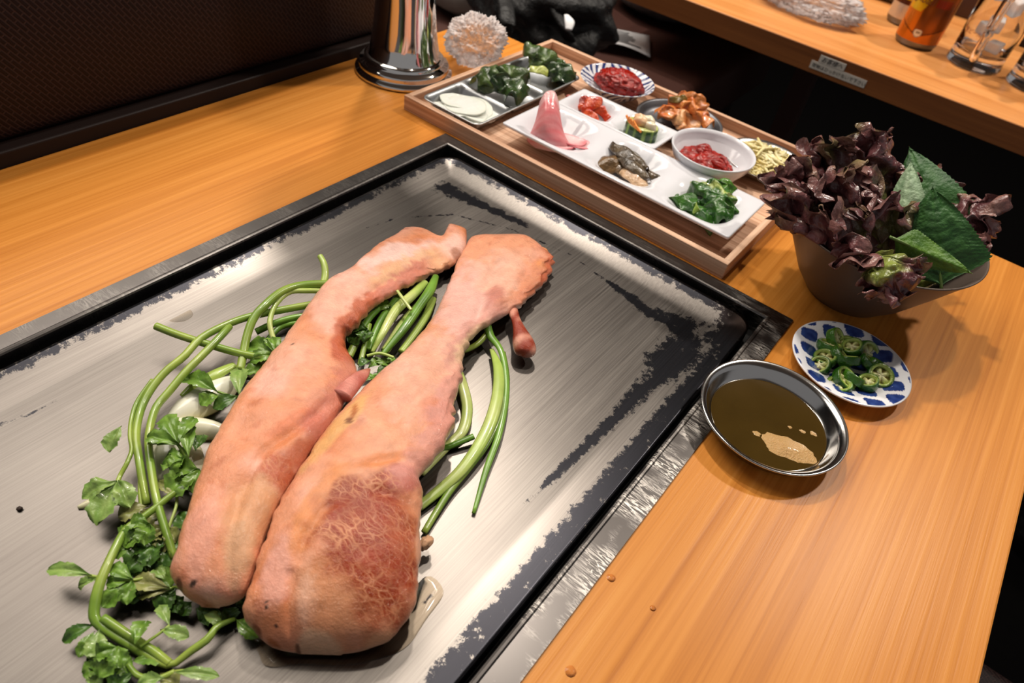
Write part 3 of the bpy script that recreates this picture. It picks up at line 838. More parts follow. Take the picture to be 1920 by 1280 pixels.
# ------------------------------------------------------------------ oil dish, chilli plate, lettuce bowl
oc = V(-.0063, .386, 0)
dish('oil_dish', oc, [(0, .0004), (.036, .0), (.040, .001), (.0455, .006), (.0485, .0125), (.0512, .0148), (.0520, .0152), (.0519, .0162), (.0510, .0164), (.0478, .0148), (.0462, .0125), (.0435, .0070), (.0385, .0024), (0, .0016)], M_DISHSTEEL, 'round steel dish of dark oil at the griddle corner', 'dish')
ol = thing('sesame_oil', 'dark golden oil with a heap of wet salt in the steel dish', 'oil', oc + Vector((0, 0, .002)))
mesh('oil', *lathe(oc, [(0, .0018), (.0380, .0024), (.0415, .0056), (.0413, .0058), (.0405, .0056), (0, .0056)], 96, False, False), M_OIL, ol)
sp = at(1480, 840, .006)
def mound(c, rx, ry, h, seed, ang=0, n=26, m=48, rag=.22, pw=1.4):
    vs = [Vector((c[0], c[1], c[2] + h))]
    ca, sa = math.cos(ang), math.sin(ang)
    for i in range(1, n + 1):
        q = i / n
        for j in range(m):
            a = 2 * PI * j / m
            rr = q * (1 + rag * nz((math.cos(a) * 1.7 + seed, math.sin(a) * 1.7, 0)) + rag * .4 * nz((math.cos(a) * 6 + seed, math.sin(a) * 6, 3)))
            x, y = rr * rx * math.cos(a), rr * ry * math.sin(a)
            z = h * (1 - q ** pw) * (1 + .25 * nz((x * 120, y * 120, seed)))
            vs.append(Vector((c[0] + x * ca - y * sa, c[1] + x * sa + y * ca, c[2] + z)))
    fs = [(0, 1 + j, 1 + (j + 1) % m) for j in range(m)]
    for i in range(n - 1):
        for j in range(m):
            k = (j + 1) % m
            fs.append((1 + i * m + j, 1 + (i + 1) * m + j, 1 + (i + 1) * m + k, 1 + i * m + k))
    fs.append(tuple(1 + (n - 1) * m + j for j in range(m)))
    return vs, fs
mesh('salt', *mound(Vector((sp.x, sp.y, oc.z + .0050)), .0215, .0120, .0028, 2, .25), M_SALT, ol)
for (u, v, r) in ((1420, 812, .003), (1435, 818, .002), (1482, 800, .0016), (1505, 808, .002), (1525, 812, .0026)):
    q = at(u, v, .006)
    mesh('salt_crumb', *mound(Vector((q.x, q.y, oc.z + .0053)), r * 1.4, r, .0008, u, .3, 6, 14, .5), M_SALT, ol)

pc = V(.0194, .4895, 0)
def paint_tiles(x, y, z):
    a = math.radians(28)
    X, Y = x * math.cos(a) + y * math.sin(a), -x * math.sin(a) + y * math.cos(a)
    r = math.hypot(x, y)
    k = .0200
    X += .0012 * math.sin(Y * 160); Y += .0012 * math.sin(X * 150)
    fx, fy = abs((X / k) % 1 - .5), abs((Y / (k * .82) + .5 * (int(X / k + 50) % 2)) % 1 - .5)
    m4 = (fx ** 4 + fy ** 4) ** .25
    if r > .0452: return WHITE
    return mixc(lin((24, 44, 104)), lin((52, 76, 140)), .5 + nz((x * 200, y * 200, 0))) if m4 < .375 else WHITE
dish('patterned_plate', pc, [(0, 0), (.022, 0), (.023, .0015), (.036, .0055)] + [(.0462, .0105), (.0464, .0115), (.0456, .0118)] + [(.0456 - .0456 * i / 60, .0118 - .0083 * sstep(0, 1, min(1, (i / 60) * 1.55))) for i in range(1, 60)] + [(.0002, .0035)], M_PORCA, 'small plate with blue and white tile pattern holding green chilli slices', 'plate', 260, paint_tiles)

# bowl of leaves
lc = V(-.0150, .596, 0)
BR, BH = .0833, .072
bo = [(0, .002), (.030, .002), (.033, 0), (.036, 0), (.0385, .003), (.050, .0165), (.066, .043), (.078, .064), (.0828, .0712), (.0833, .0722), (.0826, .0730), (.0812, .0722), (.0765, .0645), (.064, .043), (.048, .018), (.037, .0065), (0, .005)]
dish('salad_bowl', lc, bo, M_BOWL, 'bronze grey conical bowl full of red lettuce at the right', 'bowl', 120)

# ------------------------------------------------------------------ leaves
def ruffled(name, base, tip, width, nrm, label, group, bulge=.01, ruffle=.010, curl=.02, seed=0, dark=1.0, n=72, m=80, freq=9, tipcurl=.0, over=False):
    base, tip = Vector(base), Vector(tip)
    ax = tip - base; L = ax.length; d = ax.normalized()
    nr = Vector(nrm); nr = (nr - d * nr.dot(d)).normalized()
    sd = d.cross(nr)
    GRN, PUR, PUR2, EDG = lin((128, 140, 66)), lin((112, 68, 70)), lin((78, 46, 50)), lin((168, 128, 118))
    vs, cols = [], []
    for i in range(n):
        q = i / (n - 1)
        for j in range(m):
            s = 2 * j / (m - 1) - 1
            wv = width * (.16 + .84 * sstep(0, .55, q)) * (1 - .35 * sstep(.75, 1, q) * s * s)
            rr = q - .22 * s * s * sstep(.4, 1, q)
            e = max(abs(s) ** 1.5 * sstep(.15, .6, q), sstep(.45, 1.0, q))
            ph = seed * 1.7
            rf = ruffle * e * (math.sin(freq * (s * 1.2) + 4 * q + ph) * .6 + math.sin(freq * 1.9 * s - 7 * q + ph * 2) * .4) + ruffle * e * .9 * math.sin(freq * 1.6 * q + 3 * s + ph) * abs(s)
            p = base + d * (L * rr) + sd * (wv * s) + nr * (bulge * math.sin(PI * q) + rf - curl * s * s * sstep(.1, .8, q) - tipcurl * sstep(.6, 1, q) ** 2)
            k = p * 62 + Vector((seed * 9, seed * 5, 0))
            p = p + (sd * nz(k) + nr * nz(k + Vector((31, 0, 0))) + d * nz(k + Vector((0, 57, 0)))) * (.012 * e + .002)
            fr_ = sstep(.55, 1.0, max(abs(s), q * q))
            u_ = (s * 5.5 + q * 7 + 1.2 * nz(p * 40))
            p = p + nr * (.0055 * fr_ * math.sin(u_ * 3.1 + seed)) + sd * (.0035 * fr_ * math.cos(u_ * 4.3 + seed))
            k2 = p * 150
            p = p + nr * (.0042 * nz(k2)) + sd * (.0022 * nz(k2 + Vector((5, 5, 5))))
            if p.z < T + BH + .001 and not over:
                zz_ = p.z - T
                rm_ = max(.02, .036 + (zz_ - .0065) * .69 - .004)
                rx_, ry_ = p.x - lc.x, p.y - lc.y; rr_ = math.hypot(rx_, ry_)
                if rr_ > rm_: p.x = lc.x + rx_ * rm_ / rr_; p.y = lc.y + ry_ * rm_ / rr_
                p.z = max(p.z, T + .008)
            vs.append(p)
            g = 1 - sstep(.12, .5, e) + .25 * (abs(s) < .06) * (1 - q)
            nn = nz(p * 55 + Vector((seed, 0, 0)))
            c = mixc(PUR, PUR2, .5 + nn * 1.6)
            c = mixc(c, EDG, sstep(.3, .6, nz(p * 80)) * .6 + .35 * sstep(.93, 1, max(abs(s), q)))
            c = mixc(c, GRN, g * .9 + .35 * sstep(.15, .5, nz(p * 30 + Vector((7, seed, 3)))))
            cols.append(tuple(x * dark for x in c))
    o = mesh(name, vs, grid_faces(n, m), M_LETTUCE, org=base, col=cols)
    return tag(o, label, 'lettuce', group)
GL = 'red lettuce leaves in the bowl'
cb = lc + Vector((0, 0, .02))
def lv(u, v, z): return at(u, v, z)
CAM = Vector((0, 0, T + S))
def tocam(p, up=.5):
    d = (CAM - Vector(p)).normalized(); d.z += up
    return d.normalized()
LET = [  # tip px, z, width, base offset, label, bulge, ruffle, curl
    ((1625, 238, .125), .036, (.0, .02), 'red lettuce leaf standing highest at the back of the bowl', .0, .012, .02, .0),
    ((1545, 262, .115), .036, (-.02, .02), 'red lettuce leaf rising at the upper left of the bowl', .0, .012, .02, .0),
    ((1472, 320, .098), .030, (-.03, .005), 'red lettuce leaf spilling over the left rim towards the sprouts', .012, .012, .02, .01),
    ((1480, 385, .094), .026, (-.03, -.01), 'red lettuce leaf curling low over the left rim', .015, .012, .02, .01),
    ((1572, 330, .118), .034, (-.01, .0), 'broad red lettuce leaf in the middle of the heap', .005, .014, .02, .0),
    ((1648, 380, .112), .034, (.0, -.01), 'red lettuce leaf standing beside the perilla leaves', .005, .013, .02, .0),
    ((1575, 400, .105), .028, (-.01, -.02), 'red lettuce leaf in the front left of the heap', .012, .013, .02, .0),
    ((1692, 554, .068), .024, (-.005, -.02), 'red lettuce leaf hanging over the front rim of the bowl', .016, .008, .01, .0),
    ((1612, 468, .090), .022, (-.015, -.03), 'red lettuce leaf leaning on the inside of the front rim', .020, .011, .02, .0),
    ((1870, 375, .105), .022, (.03, .01), 'red lettuce leaf reaching out furthest to the right', .01, .009, .02, .0),
    ((1835, 450, .078), .018, (.04, .0), 'small red lettuce leaf inside the right rim', .01, .009, .015, .0),
    ((1778, 335, .086), .030, (.03, .03), 'red lettuce leaf hidden behind the perilla leaves', .0, .010, .02, .0),
]
for i, (tp, wd, bo_, lab, bu, ru, cu_, tcu) in enumerate(LET):
    tip = at(*tp)
    base = cb + Vector((bo_[0], bo_[1], 0))
    if i == 7: base = at(1638, 478, .082)
    mid = (tip + base) / 2
    out = (mid - lc); out.z = 0
    ruffled('lettuce_leaf', base, tip, wd, tocam(mid, .3), lab, GL, bu, ru, cu_, i + 1, 1.0, tipcurl=tcu, over=i == 7)

def serrated(name, base, tip, width, nrm, m, cols2, teeth=22, fold=.0, arch=.0, droop=0, n=64, mm=25, org=None, parent=None, tooth=.07, vein=True, shape='heart', seed=0, twist=0, under=None):
    base, tip = Vector(base), Vector(tip)
    ax = tip - base; L = ax.length; d = ax.normalized()
    nr = Vector(nrm); nr = (nr - d * nr.dot(d)).normalized()
    sd = d.cross(nr)
    ca, cb_ = cols2
    vs, cols = [], []
    for i in range(n):
        q = i / (n - 1)
        if shape == 'heart': wv = (sstep(0, .28, q) * (1 - q) ** .62) * 1.28 * (1 - .12 * q)
        elif shape == 'lobe': wv = (sstep(0, .75, q) ** .9) * (1 - sstep(.82, 1.03, q)) ** .6 + .03
        else: wv = math.sin(PI * min(1, q * .97 + .02)) ** .8
        tf = (q * teeth) % 1
        wt = wv * (1 - tooth * (1 - tf))
        for j in range(mm):
            s = 2 * j / (mm - 1) - 1
            tw = twist * q
            x = width * wt * s
            z = fold * abs(s) * wv * width * 2 + arch * L * math.sin(PI * q) - droop * L * q * q + (.06 * width * nz((q * 4 + seed, s * 2, seed)) if seed else 0)
            rib = 0
            if vein:
                ph = (q * 9 - abs(s) * 1.6) % 1
                rib = -.018 * width * math.exp(-((ph - .5) / .12) ** 2) * (1 - abs(s)) - .03 * width * math.exp(-(s / .06) ** 2)
            yy = L * (q - (.06 * abs(s) if shape == 'heart' else 0))
            p = base + d * yy + sd * (x * math.cos(tw) ) + nr * (z + rib + x * math.sin(tw))
            vs.append(p)
            c = mixc(ca, cb_, .45 + .8 * nz((q * 5 + seed, s * 3, 1)) + (.3 if abs(s) < .07 and vein else 0))
            cols.append(c)
    return mesh(name, vs, grid_faces(n, mm), m, parent, org=(org if org is not None else base), col=cols)
PG = (lin((36, 78, 34)), lin((62, 108, 50)))
PGL = (lin((120, 148, 112)), lin((160, 184, 148)))
PGY = (lin((56, 96, 24)), lin((88, 126, 36)))
def perilla(b, t, wd, nrm, cols2, label, fold=-.12, arch=.05, tw=0, seed=1):
    base, tip = at(*b), at(*t)
    th = thing('perilla_leaf', label, 'perilla', base, 'perilla leaves in the bowl')
    serrated('blade', base, tip, wd, nrm, M_PERILLA, cols2, 26, fold, arch, 0, 80, 31, parent=th, seed=seed, twist=tw)
    d = (tip - base).normalized()
    mesh('stalk', *tube([base - d * .006, base + d * .002, base + d * .01], [.0012, .0013, .0009], 8, 6), M_STEM, th, col=[lin((96, 120, 60))] * 48)
    return th
pn = tocam(at(1750, 380, .09), .25)
side = Vector((.78, .5, 0))
perilla((1782, 500, .050), (1704, 272, .108), .040, tocam(at(1740, 400, .09), .0) + side * .25, PG, 'large dark green perilla leaf standing at the back', -.05, .06, 0, 1)
perilla((1690, 450, .075), (1708, 300, .118), .020, tocam(at(1700, 400, .09), .1) - side * .5, PGL, 'pale underside of a folded perilla leaf at the lettuce', -.1, .04, 0, 2)
perilla((1764, 528, .064), (1748, 348, .118), .036, tocam(at(1760, 430, .09), .1) + side * .1, PG, 'dark green perilla leaf in front with its tip up', -.10, .05, 0, 3)
perilla((1682, 450, .092), (1826, 514, .086), .014, tocam(at(1760, 480, .075), .1), PGY, 'bright green folded perilla leaf lying lowest along the rim', -.3, -.06, 0, 4)

# ------------------------------------------------------------------ chilli slices
GC = lin((60, 110, 24)); GD = lin((36, 78, 20))
def chilli(c, r, h, tilt, az, i, lab):
    r *= 1.45; h *= 1.3
    t = thing('chilli_slice', lab, 'chilli', c, 'green chilli slices on the patterned plate')
    ct_, st_ = math.cos(tilt), math.sin(tilt)
    ca, sa = math.cos(az), math.sin(az)
    def X(v):
        x, y, z = v
        x, z = x * ct_ + z * st_, -x * st_ + z * ct_
        return Vector((c[0] + x * ca - y * sa, c[1] + x * sa + y * ca, c[2] + z))
    ri = r * .72
    vs, fs = lathe((0, 0, 0), [(ri, 0), (r * .96, 0), (r, h * .15), (r, h * .85), (r * .96, h), (ri, h)], 28, False, False)
    fs += [(5 * 28 + k, 5 * 28 + (k + 1) % 28, (k + 1) % 28, k) for k in range(28)]
    cols = []
    for v in vs:
        rr = math.hypot(v[0], v[1])
        cols.append(mixc(GC, GD, (i * .37) % 1) if rr > r * .9 else lin((168, 186, 92)))
    mesh('rind', [X((v[0] * (1 + .06 * math.sin(2 * math.atan2(v[1], v[0]) + i)), v[1], v[2])) for v in vs], fs, M_FOOD, t, col=cols)
    vs, cols = [], []
    fs = []
    n = 24
    for (q, z) in ((1.02, h * .2), (1.0, h * .7), (.55, h * .86), (.15, h * .8)):
        for k in range(n):
            a = 2 * PI * k / n
            star = .55 + .45 * abs(math.cos(a * 2.5 + i)) if q > .5 else 1
            vs.append((ri * q * math.cos(a), ri * q * math.sin(a), z * star)); cols.append(lin((206, 208, 140)) if q > .5 and abs(math.cos(a * 2.5 + i)) > .55 else lin((128, 110, 60)) if q > .5 else lin((226, 222, 170)))
    for j in range(3):
        for k in range(n):
            l = (k + 1) % n
            fs.append((j * n + k, j * n + l, (j + 1) * n + l, (j + 1) * n + k))
    fs.append(tuple(3 * n + k for k in range(n)))
    mesh('pith_and_seeds', [X(v) for v in vs], fs, M_FOOD, t, col=cols)
CH = [(1560, 634, .008, .9, 0), (1553, 655, .006, .5, 1), (1540, 688, .005, .9, 2), (1548, 676, .006, .5, .6), (1570, 672, .008, .8, 3), (1592, 682, .009, .9, 3.6), (1600, 655, .008, .7, 4), (1620, 660, .006, 1.0, 5), (1625, 684, .007, .6, 5.5), (1640, 690, .006, 1.0, 5), (1578, 712, .006, .5, 2.5), (1595, 714, .007, .8, 3), (1628, 722, .007, .5, 4), (1648, 706, .007, .6, 4.5), (1572, 728, .004, .3, 2), (1588, 650, .005, .5, 1.5)]
CHL = ['green chilli slice furthest back, its star shaped cut face to the viewer', 'green chilli slice lying flat just in front of the furthest back one', 'green chilli slice at the left end of the heap', 'green chilli slice standing at the left behind the leftmost one', 'green chilli slice leaning in the left middle of the heap', 'green chilli slice on top in the very middle of the heap', 'green chilli slice leaning at the back right of the heap', 'green chilli slice lying at the far right back of the heap', 'green chilli slice in the right middle of the heap', 'green chilli slice at the right end of the heap', 'green chilli slice in the front left of the heap', 'green chilli slice in the front middle of the heap', 'green chilli slice nearest the front right, seeds showing', 'green chilli slice with a pale round face at the front right', 'green chilli slice lying lowest at the front left edge', 'green chilli slice half hidden in the upper middle of the heap']
for i, (u, v, z, tl, az) in enumerate(CH):
    p = at(u, v, z)
    chilli(p - Vector((0, 0, .001)), .0062 + .0008 * math.sin(i * 2), .0052, tl * .8, az + i, i, CHL[i])

# ------------------------------------------------------------------ the pork
def pork(name, rings, lifts, H, grooves, patches, base, sear, specks, label, zpx=.012, nr_=190, nk=110, bumps=(), seed=0, endq=.24, edges=()):
    """rings: (left u, v, right u, v) along the slab; patches (u, v, rx, ry, ang, colour, strength)"""
    Ls, Rs = [], []
    n = len(rings)
    for i, (lu, lv_, ru, rv) in enumerate(rings):
        q = i / (n - 1)
        qe = min(q / .05, (1 - q) / endq, 1)
        zz = GZ + lifts(q) + .5 * H(q) * max(.03, math.sqrt(max(0, 1 - (1 - qe) ** 2)))
        Ls.append(tuple(at(lu, lv_, zz))); Rs.append(tuple(at(ru, rv, zz)))
    Lq, Rq = cr(Ls, nr_), cr(Rs, nr_)
    groove = [[at(u, v, zpx + .012) for (u, v) in g] for g, _, _ in grooves]
    vs, cols, al = [], [], []
    nv = Vector((0, 0, 1))
    # colour lookup in the plane of the slab's top
    PP = []
    for (u, v, rx, ry, ang, c, st) in patches:
        c0 = at(u, v, zpx + .012); ex = at(u + math.cos(ang) * 10, v + math.sin(ang) * 10, zpx + .012) - c0; ey = at(u - math.sin(ang) * 10, v + math.cos(ang) * 10, zpx + .012) - c0
        PP.append((c0, ex * (rx / 10), ey * (ry / 10), lin(c), st))
    def colour(p, k):
        c = mixc(base, lin((232, 180, 164)), sstep(0, .5, nz((p[0] * 28 + seed, p[1] * 28, 2))) * .7)
        c = mixc(c, lin((204, 118, 68)), sstep(.05, .5, nz((p[0] * 34, p[1] * 34 + seed, 9))) * .65)
        c = mixc(c, lin((176, 84, 46)), sstep(.22, .5, nz((p[0] * 150, p[1] * 150, seed))) * .35)
        a = 0
        for idx, (c0, ex, ey, cc, st) in enumerate(PP):
            dx, dy = p[0] - c0[0], p[1] - c0[1]
            det = ex[0] * ey[1] - ex[1] * ey[0]
            s_ = (dx * ey[1] - dy * ey[0]) / det; t_ = (ex[0] * dy - ex[1] * dx) / det
            r = math.hypot(s_, t_)
            if r > 1.6: continue
            r += .35 * nz((p[0] * 60 + idx, p[1] * 60, seed)) + .2 * nz((p[0] * 170, p[1] * 170, idx))
            f = st * (1 - sstep(.55, 1.02, r))
            c = mixc(c, cc, f)
            if idx in sear: a = max(a, f)
        return c, a
    for i in range(nr_):
        q = i / (nr_ - 1)
        l, r = Vector(Lq[i]), Vector(Rq[i])
        mid = (l + r) / 2; hv = (r - l) / 2; hv.z = 0
        qe = min(q / .05, (1 - q) / endq, 1)
        cap = max(.03, math.sqrt(max(0, 1 - (1 - qe) ** 2)))
        h = H(q) * cap
        lift = lifts(q)
        for k in range(nk):
            a = 2 * PI * k / nk
            cx = math.copysign(abs(math.cos(a)) ** .70, math.cos(a)); cz = math.copysign(abs(math.sin(a)) ** .85, math.sin(a))
            p = Vector((mid.x + hv.x * cx, mid.y + hv.y * cx, T + GZ + lift + h * .5 * (1 + cz)))
            if cz > 0:
                z = 0
                for g, (_, dep, wid) in zip(groove, grooves):
                    dm = 1
                    for ga, gb in zip(g, g[1:]):
                        dx, dy = gb.x - ga.x, gb.y - ga.y
                        t_ = max(0, min(1, ((p.x - ga.x) * dx + (p.y - ga.y) * dy) / (dx * dx + dy * dy)))
                        dm = min(dm, math.hypot(p.x - ga.x - dx * t_, p.y - ga.y - dy * t_))
                    z -= dep * math.exp(-(dm / wid) ** 2)
                z += .0022 * nz((p.x * 40, p.y * 40, seed)) + .0006 * nz((p.x * 110, p.y * 110, seed)) + .0003 * nz((p.x * 260, p.y * 260, seed))
                for (bu, bv, br_, bh) in bumps:
                    b0 = at(bu, bv, zpx + .012); rr_ = (at(bu + br_, bv, zpx + .012) - b0).length
                    d2 = ((p.x - b0.x) ** 2 + (p.y - b0.y) ** 2) / (rr_ * rr_)
                    z += bh * math.exp(-d2)
                p.z += z * cz * min(1, cap)
            else:
                pass
            e = 1 + .035 * nz((p.x * 80, p.y * 80, 3 + seed)) + .022 * nz((p.x * 230, p.y * 230, 7 + seed)) + (.13 * nz((p.x * 130, p.y * 130, 5 + seed)) + .07 * nz((p.x * 330, p.y * 330, seed))) * sstep(.3, .9, cx) * sstep(.02, .08, q) * (1 - sstep(.42, .55, q))
            p = Vector((mid.x + (p.x - mid.x) * e, mid.y + (p.y - mid.y) * e, p.z))
            vs.append(p)
            c, a_ = colour(p, k)
            for (q0, q1, wd, cc, st) in edges:
                f = st * sstep(q0 - .03, q0 + .03, q) * (1 - sstep(q1 - .03, q1 + .03, q)) * sstep(1 - wd - .12, 1 - wd + .12, cx + .22 * nz((p.x * 120, p.y * 120, seed)) + .15 * nz((p.x * 300, p.y * 300, 4)))
                c = mixc(c, lin(cc), f)
            c = mixc(c, lin((216, 172, 146)), .6 * (1 - sstep(-.5, .5, cz)))
            cols.append(c); al.append(a_)
    fs = []
    for i in range(nr_ - 1):
        for k in range(nk):
            l = (k + 1) % nk
            fs.append((i * nk + k, i * nk + l, (i + 1) * nk + l, (i + 1) * nk + k))
    fs.append(tuple(range(nk - 1, -1, -1))); fs.append(tuple((nr_ - 1) * nk + k for k in range(nk)))
    for (u, v, r) in specks:
        c0 = at(u, v, zpx + .012)
        for i, p in enumerate(vs):
            if (p.x - c0.x) ** 2 + (p.y - c0.y) ** 2 < r * r: cols[i] = lin((40, 20, 12)); al[i] = 0
    org = Vector((sum(p.x for p in vs) / len(vs), sum(p.y for p in vs) / len(vs), T + GZ))
    t = thing(name, label, 'pork', org)
    fixn(mesh('slab', vs, fs, M_PORK, t, col=cols, alpha=al))
    return t
ringsA = [(885, 447, 985, 446), (862, 480, 1033, 482), (848, 515, 1034, 506), (834, 550, 1004, 548), (815, 590, 938, 594), (785, 633, 893, 625), (748, 672, 868, 668), (700, 713, 862, 715), (655, 757, 852, 765), (615, 805, 838, 822), (578, 858, 808, 866), (545, 910, 786, 893), (518, 960, 794, 930), (498, 1010, 786, 985), (480, 1060, 787, 1045), (465, 1110, 785, 1095), (457, 1150, 772, 1145), (474, 1180, 738, 1192), (506, 1210, 690, 1214), (560, 1226, 640, 1228)]
patA = [
    (900, 560, 110, 130, 0, (228, 178, 168), .8), (960, 500, 80, 60, .3, (226, 170, 146), .9), (1005, 500, 45, 40, .5, (216, 138, 104), .7), (1010, 525, 24, 24, 0, (196, 92, 62), .7),
    (985, 535, 34, 18, -.8, (192, 108, 84), .8), (1020, 470, 16, 12, 0, (220, 140, 70), .8), (940, 590, 26, 14, .3, (222, 186, 140), .8), (930, 545, 22, 38, .3, (186, 112, 96), .85), (905, 610, 20, 60, .4, (204, 136, 118), .7), (880, 650, 30, 40, .3, (222, 168, 158), .6),
    (800, 700, 90, 120, .6, (230, 172, 148), .7), (815, 770, 36, 34, 0, (206, 128, 102), .7), (832, 800, 20, 24, 0, (196, 110, 70), .5), (700, 860, 70, 110, .6, (228, 162, 128), .7),
    (640, 800, 20, 130, .72, (222, 168, 104), .8), (664, 775, 9, 24, .2, (170, 88, 28), .9), (655, 796, 7, 7, 0, (110, 50, 20), .9),
    (720, 870, 80, 16, -.25, (206, 120, 62), .7), (600, 960, 40, 110, .45, (216, 136, 78), .8), (520, 1080, 34, 90, .2, (228, 164, 146), .8),
    (640, 1120, 90, 90, 0, (206, 138, 96), .9), (690, 1010, 118, 122, .35, (142, 46, 6), 1), (720, 1085, 80, 90, .2, (146, 50, 8), .95), (646, 928, 40, 22, -.5, (136, 44, 8), .85), (700, 940, 60, 30, .3, (140, 46, 8), .9),
    (760, 990, 32, 80, 0, (176, 92, 50), .35), (745, 902, 40, 38, 0, (170, 86, 74), .95), (748, 898, 18, 16, 0, (192, 128, 118), .7), (778, 905, 16, 26, 0, (158, 62, 40), .8),
    (600, 1190, 60, 24, .2, (226, 184, 150), .8), (700, 1190, 60, 20, -.3, (220, 168, 128), .7), (575, 1110, 22, 70, .1, (224, 170, 142), .8), (790, 1020, 12, 60, 0, (214, 160, 130), .8),
    (474, 1160, 14, 8, .6, (120, 54, 24), .9), (515, 1186, 30, 7, .5, (166, 88, 36), .8), (552, 1186, 6, 5, 0, (90, 48, 26), .8)]
SEARA = {k for k, p in enumerate(patA) if p[5][0] < 148 and p[2] > 35}
AF, BF = lin((222, 150, 114)), lin((222, 148, 112))
pa = pork('pork_slab', ringsA, lambda q: .0035 + .009 * sstep(.12, .3, q) * (1 - sstep(.7, .97, q)), lambda q: .014 + .011 * sstep(.1, .6, q) - .004 * sstep(.8, 1, q),
     [([(547, 1081), (543, 1130), (545, 1180)], .003, .0022), ([(559, 1062), (580, 1010), (598, 985), (622, 958)], .0022, .002), ([(905, 560), (880, 640), (800, 735), (735, 800)], .0018, .004), ([(985, 560), (960, 590)], .004, .005), ([(1008, 456), (982, 505), (952, 560)], .0022, .0035), ([(1032, 492), (995, 540)], .002, .003), ([(930, 470), (918, 520), (895, 580)], .0016, .003), ([(700, 880), (760, 868), (800, 880)], .002, .004), ([(710, 935), (750, 945), (790, 960)], .002, .003)],
     patA, AF, SEARA, [(640, 757, .0006), (667, 831, .0008), (603, 935, .0007), (498, 1127, .0007), (500, 1135, .0008), (514, 1160, .0008), (910, 490, .0008), (887, 524, .0006)],
     'larger front slab of pork with a round browned loin end', bumps=((745, 905, 42, .0028), (680, 1040, 110, .003), (925, 545, 25, .0015)), seed=1, edges=((.06, .2, .42, (206, 132, 96), .8), (.04, .16, .16, (184, 86, 54), .8), (.2, .36, .5, (206, 146, 132), .8), (.24, .34, .22, (226, 188, 150), .9), (.36, .62, .4, (216, 150, 138), .7)))
# flap of meat
tp = [at(950, 545, .000), at(958, 574, .004), at(967, 598, .008), at(974, 618, .008), at(981, 642, .006), at(986, 660, .004), at(986, 668, .003)]
vs, fs = tube(tp, [.005, .0048, .0036, .0050, .0082, .0078, .0030], 44, 26, .75)
mesh('meat_flap', vs, fs, M_PORK, pa, col=[mixc(lin((150, 58, 36)), lin((214, 150, 128)), sstep(-.2, .35, nz((v.x * 130, v.y * 60, 2)) + (.2 if v.z < T + .004 else -.05))) for v in vs], alpha=[0] * len(vs))
vs, fs = ico(at(798, 1018, .004), .0042, 3, lambda d: 1 + .4 * nz((d.x * 2, d.y * 2, d.z * 2)), (.8, 1.2, .9))
mesh('meat_flap', vs, fs, M_PORK, pa, col=[lin((206, 160, 124))] * len(vs), alpha=[0] * len(vs))
vs, fs = ico(at(1018, 470, .002), .0036, 3, lambda d: 1 + .4 * nz((d.x * 2 + 3, d.y * 2, d.z * 2)), (1.6, .9, .6))
mesh('meat_flap', vs, fs, M_PORK, pa, col=[lin((214, 140, 88))] * len(vs), alpha=[0] * len(vs))

ringsB = [(842, 424, 874, 434), (826, 446, 872, 470), (792, 431, 846, 498), (764, 429, 812, 512), (738, 443, 786, 525), (712, 458, 758, 539), (684, 481, 727, 557), (650, 509, 700, 575), (613, 530, 674, 603), (588, 562, 650, 630), (562, 597, 650, 656), (533, 638, 668, 694), (503, 674, 664, 727), (476, 709, 648, 752), (446, 751, 618, 802), (419, 797, 580, 856), (396, 838, 548, 906), (372, 902, 518, 962), (349, 975, 496, 1020), (330, 1040, 478, 1074), (321, 1077, 462, 1108), (343, 1112, 440, 1126), (378, 1138, 412, 1140)]
patB = [
    (750, 465, 90, 36, -.3, (232, 192, 182), .9), (852, 436, 26, 24, 0, (228, 180, 164), .9), (860, 448, 14, 12, 0, (150, 78, 36), .7), (800, 500, 70, 22, -.2, (214, 164, 122), .9), (775, 515, 30, 14, -.3, (196, 126, 108), .8),
    (735, 490, 30, 20, 0, (222, 150, 98), .7), (640, 560, 90, 70, -.6, (230, 176, 158), .7), (660, 600, 40, 34, -.5, (216, 138, 100), .7), (690, 570, 50, 14, -.6, (200, 122, 90), .8), (640, 650, 26, 44, .1, (176, 80, 48), .9), (654, 620, 20, 16, 0, (164, 74, 42), .8), (570, 620, 40, 26, -.5, (222, 150, 112), .6),
    (560, 670, 60, 60, -.6, (226, 160, 130), .6), (655, 715, 40, 16, -.7, (184, 104, 88), .9), (610, 760, 60, 40, -.6, (206, 132, 104), .7), (560, 800, 70, 26, -.5, (204, 112, 72), .8), (590, 790, 24, 40, .4, (184, 96, 80), .6), (520, 840, 60, 20, -.5, (206, 120, 70), .7), (525, 890, 40, 36, 0, (176, 74, 32), .85), (570, 850, 50, 24, -.5, (178, 84, 46), .8),
    (470, 960, 60, 80, .3, (210, 154, 112), .8), (450, 1030, 34, 70, .2, (210, 160, 122), .9), (380, 1000, 36, 110, .3, (228, 160, 138), .8), (420, 800, 22, 110, .6, (222, 150, 112), .6),
    (390, 1110, 46, 9, .35, (166, 92, 42), .9), (358, 1084, 13, 6, -.4, (40, 24, 20), .95), (328, 1082, 9, 12, 0, (104, 40, 28), .9), (385, 1130, 40, 10, .2, (226, 186, 160), .8)]
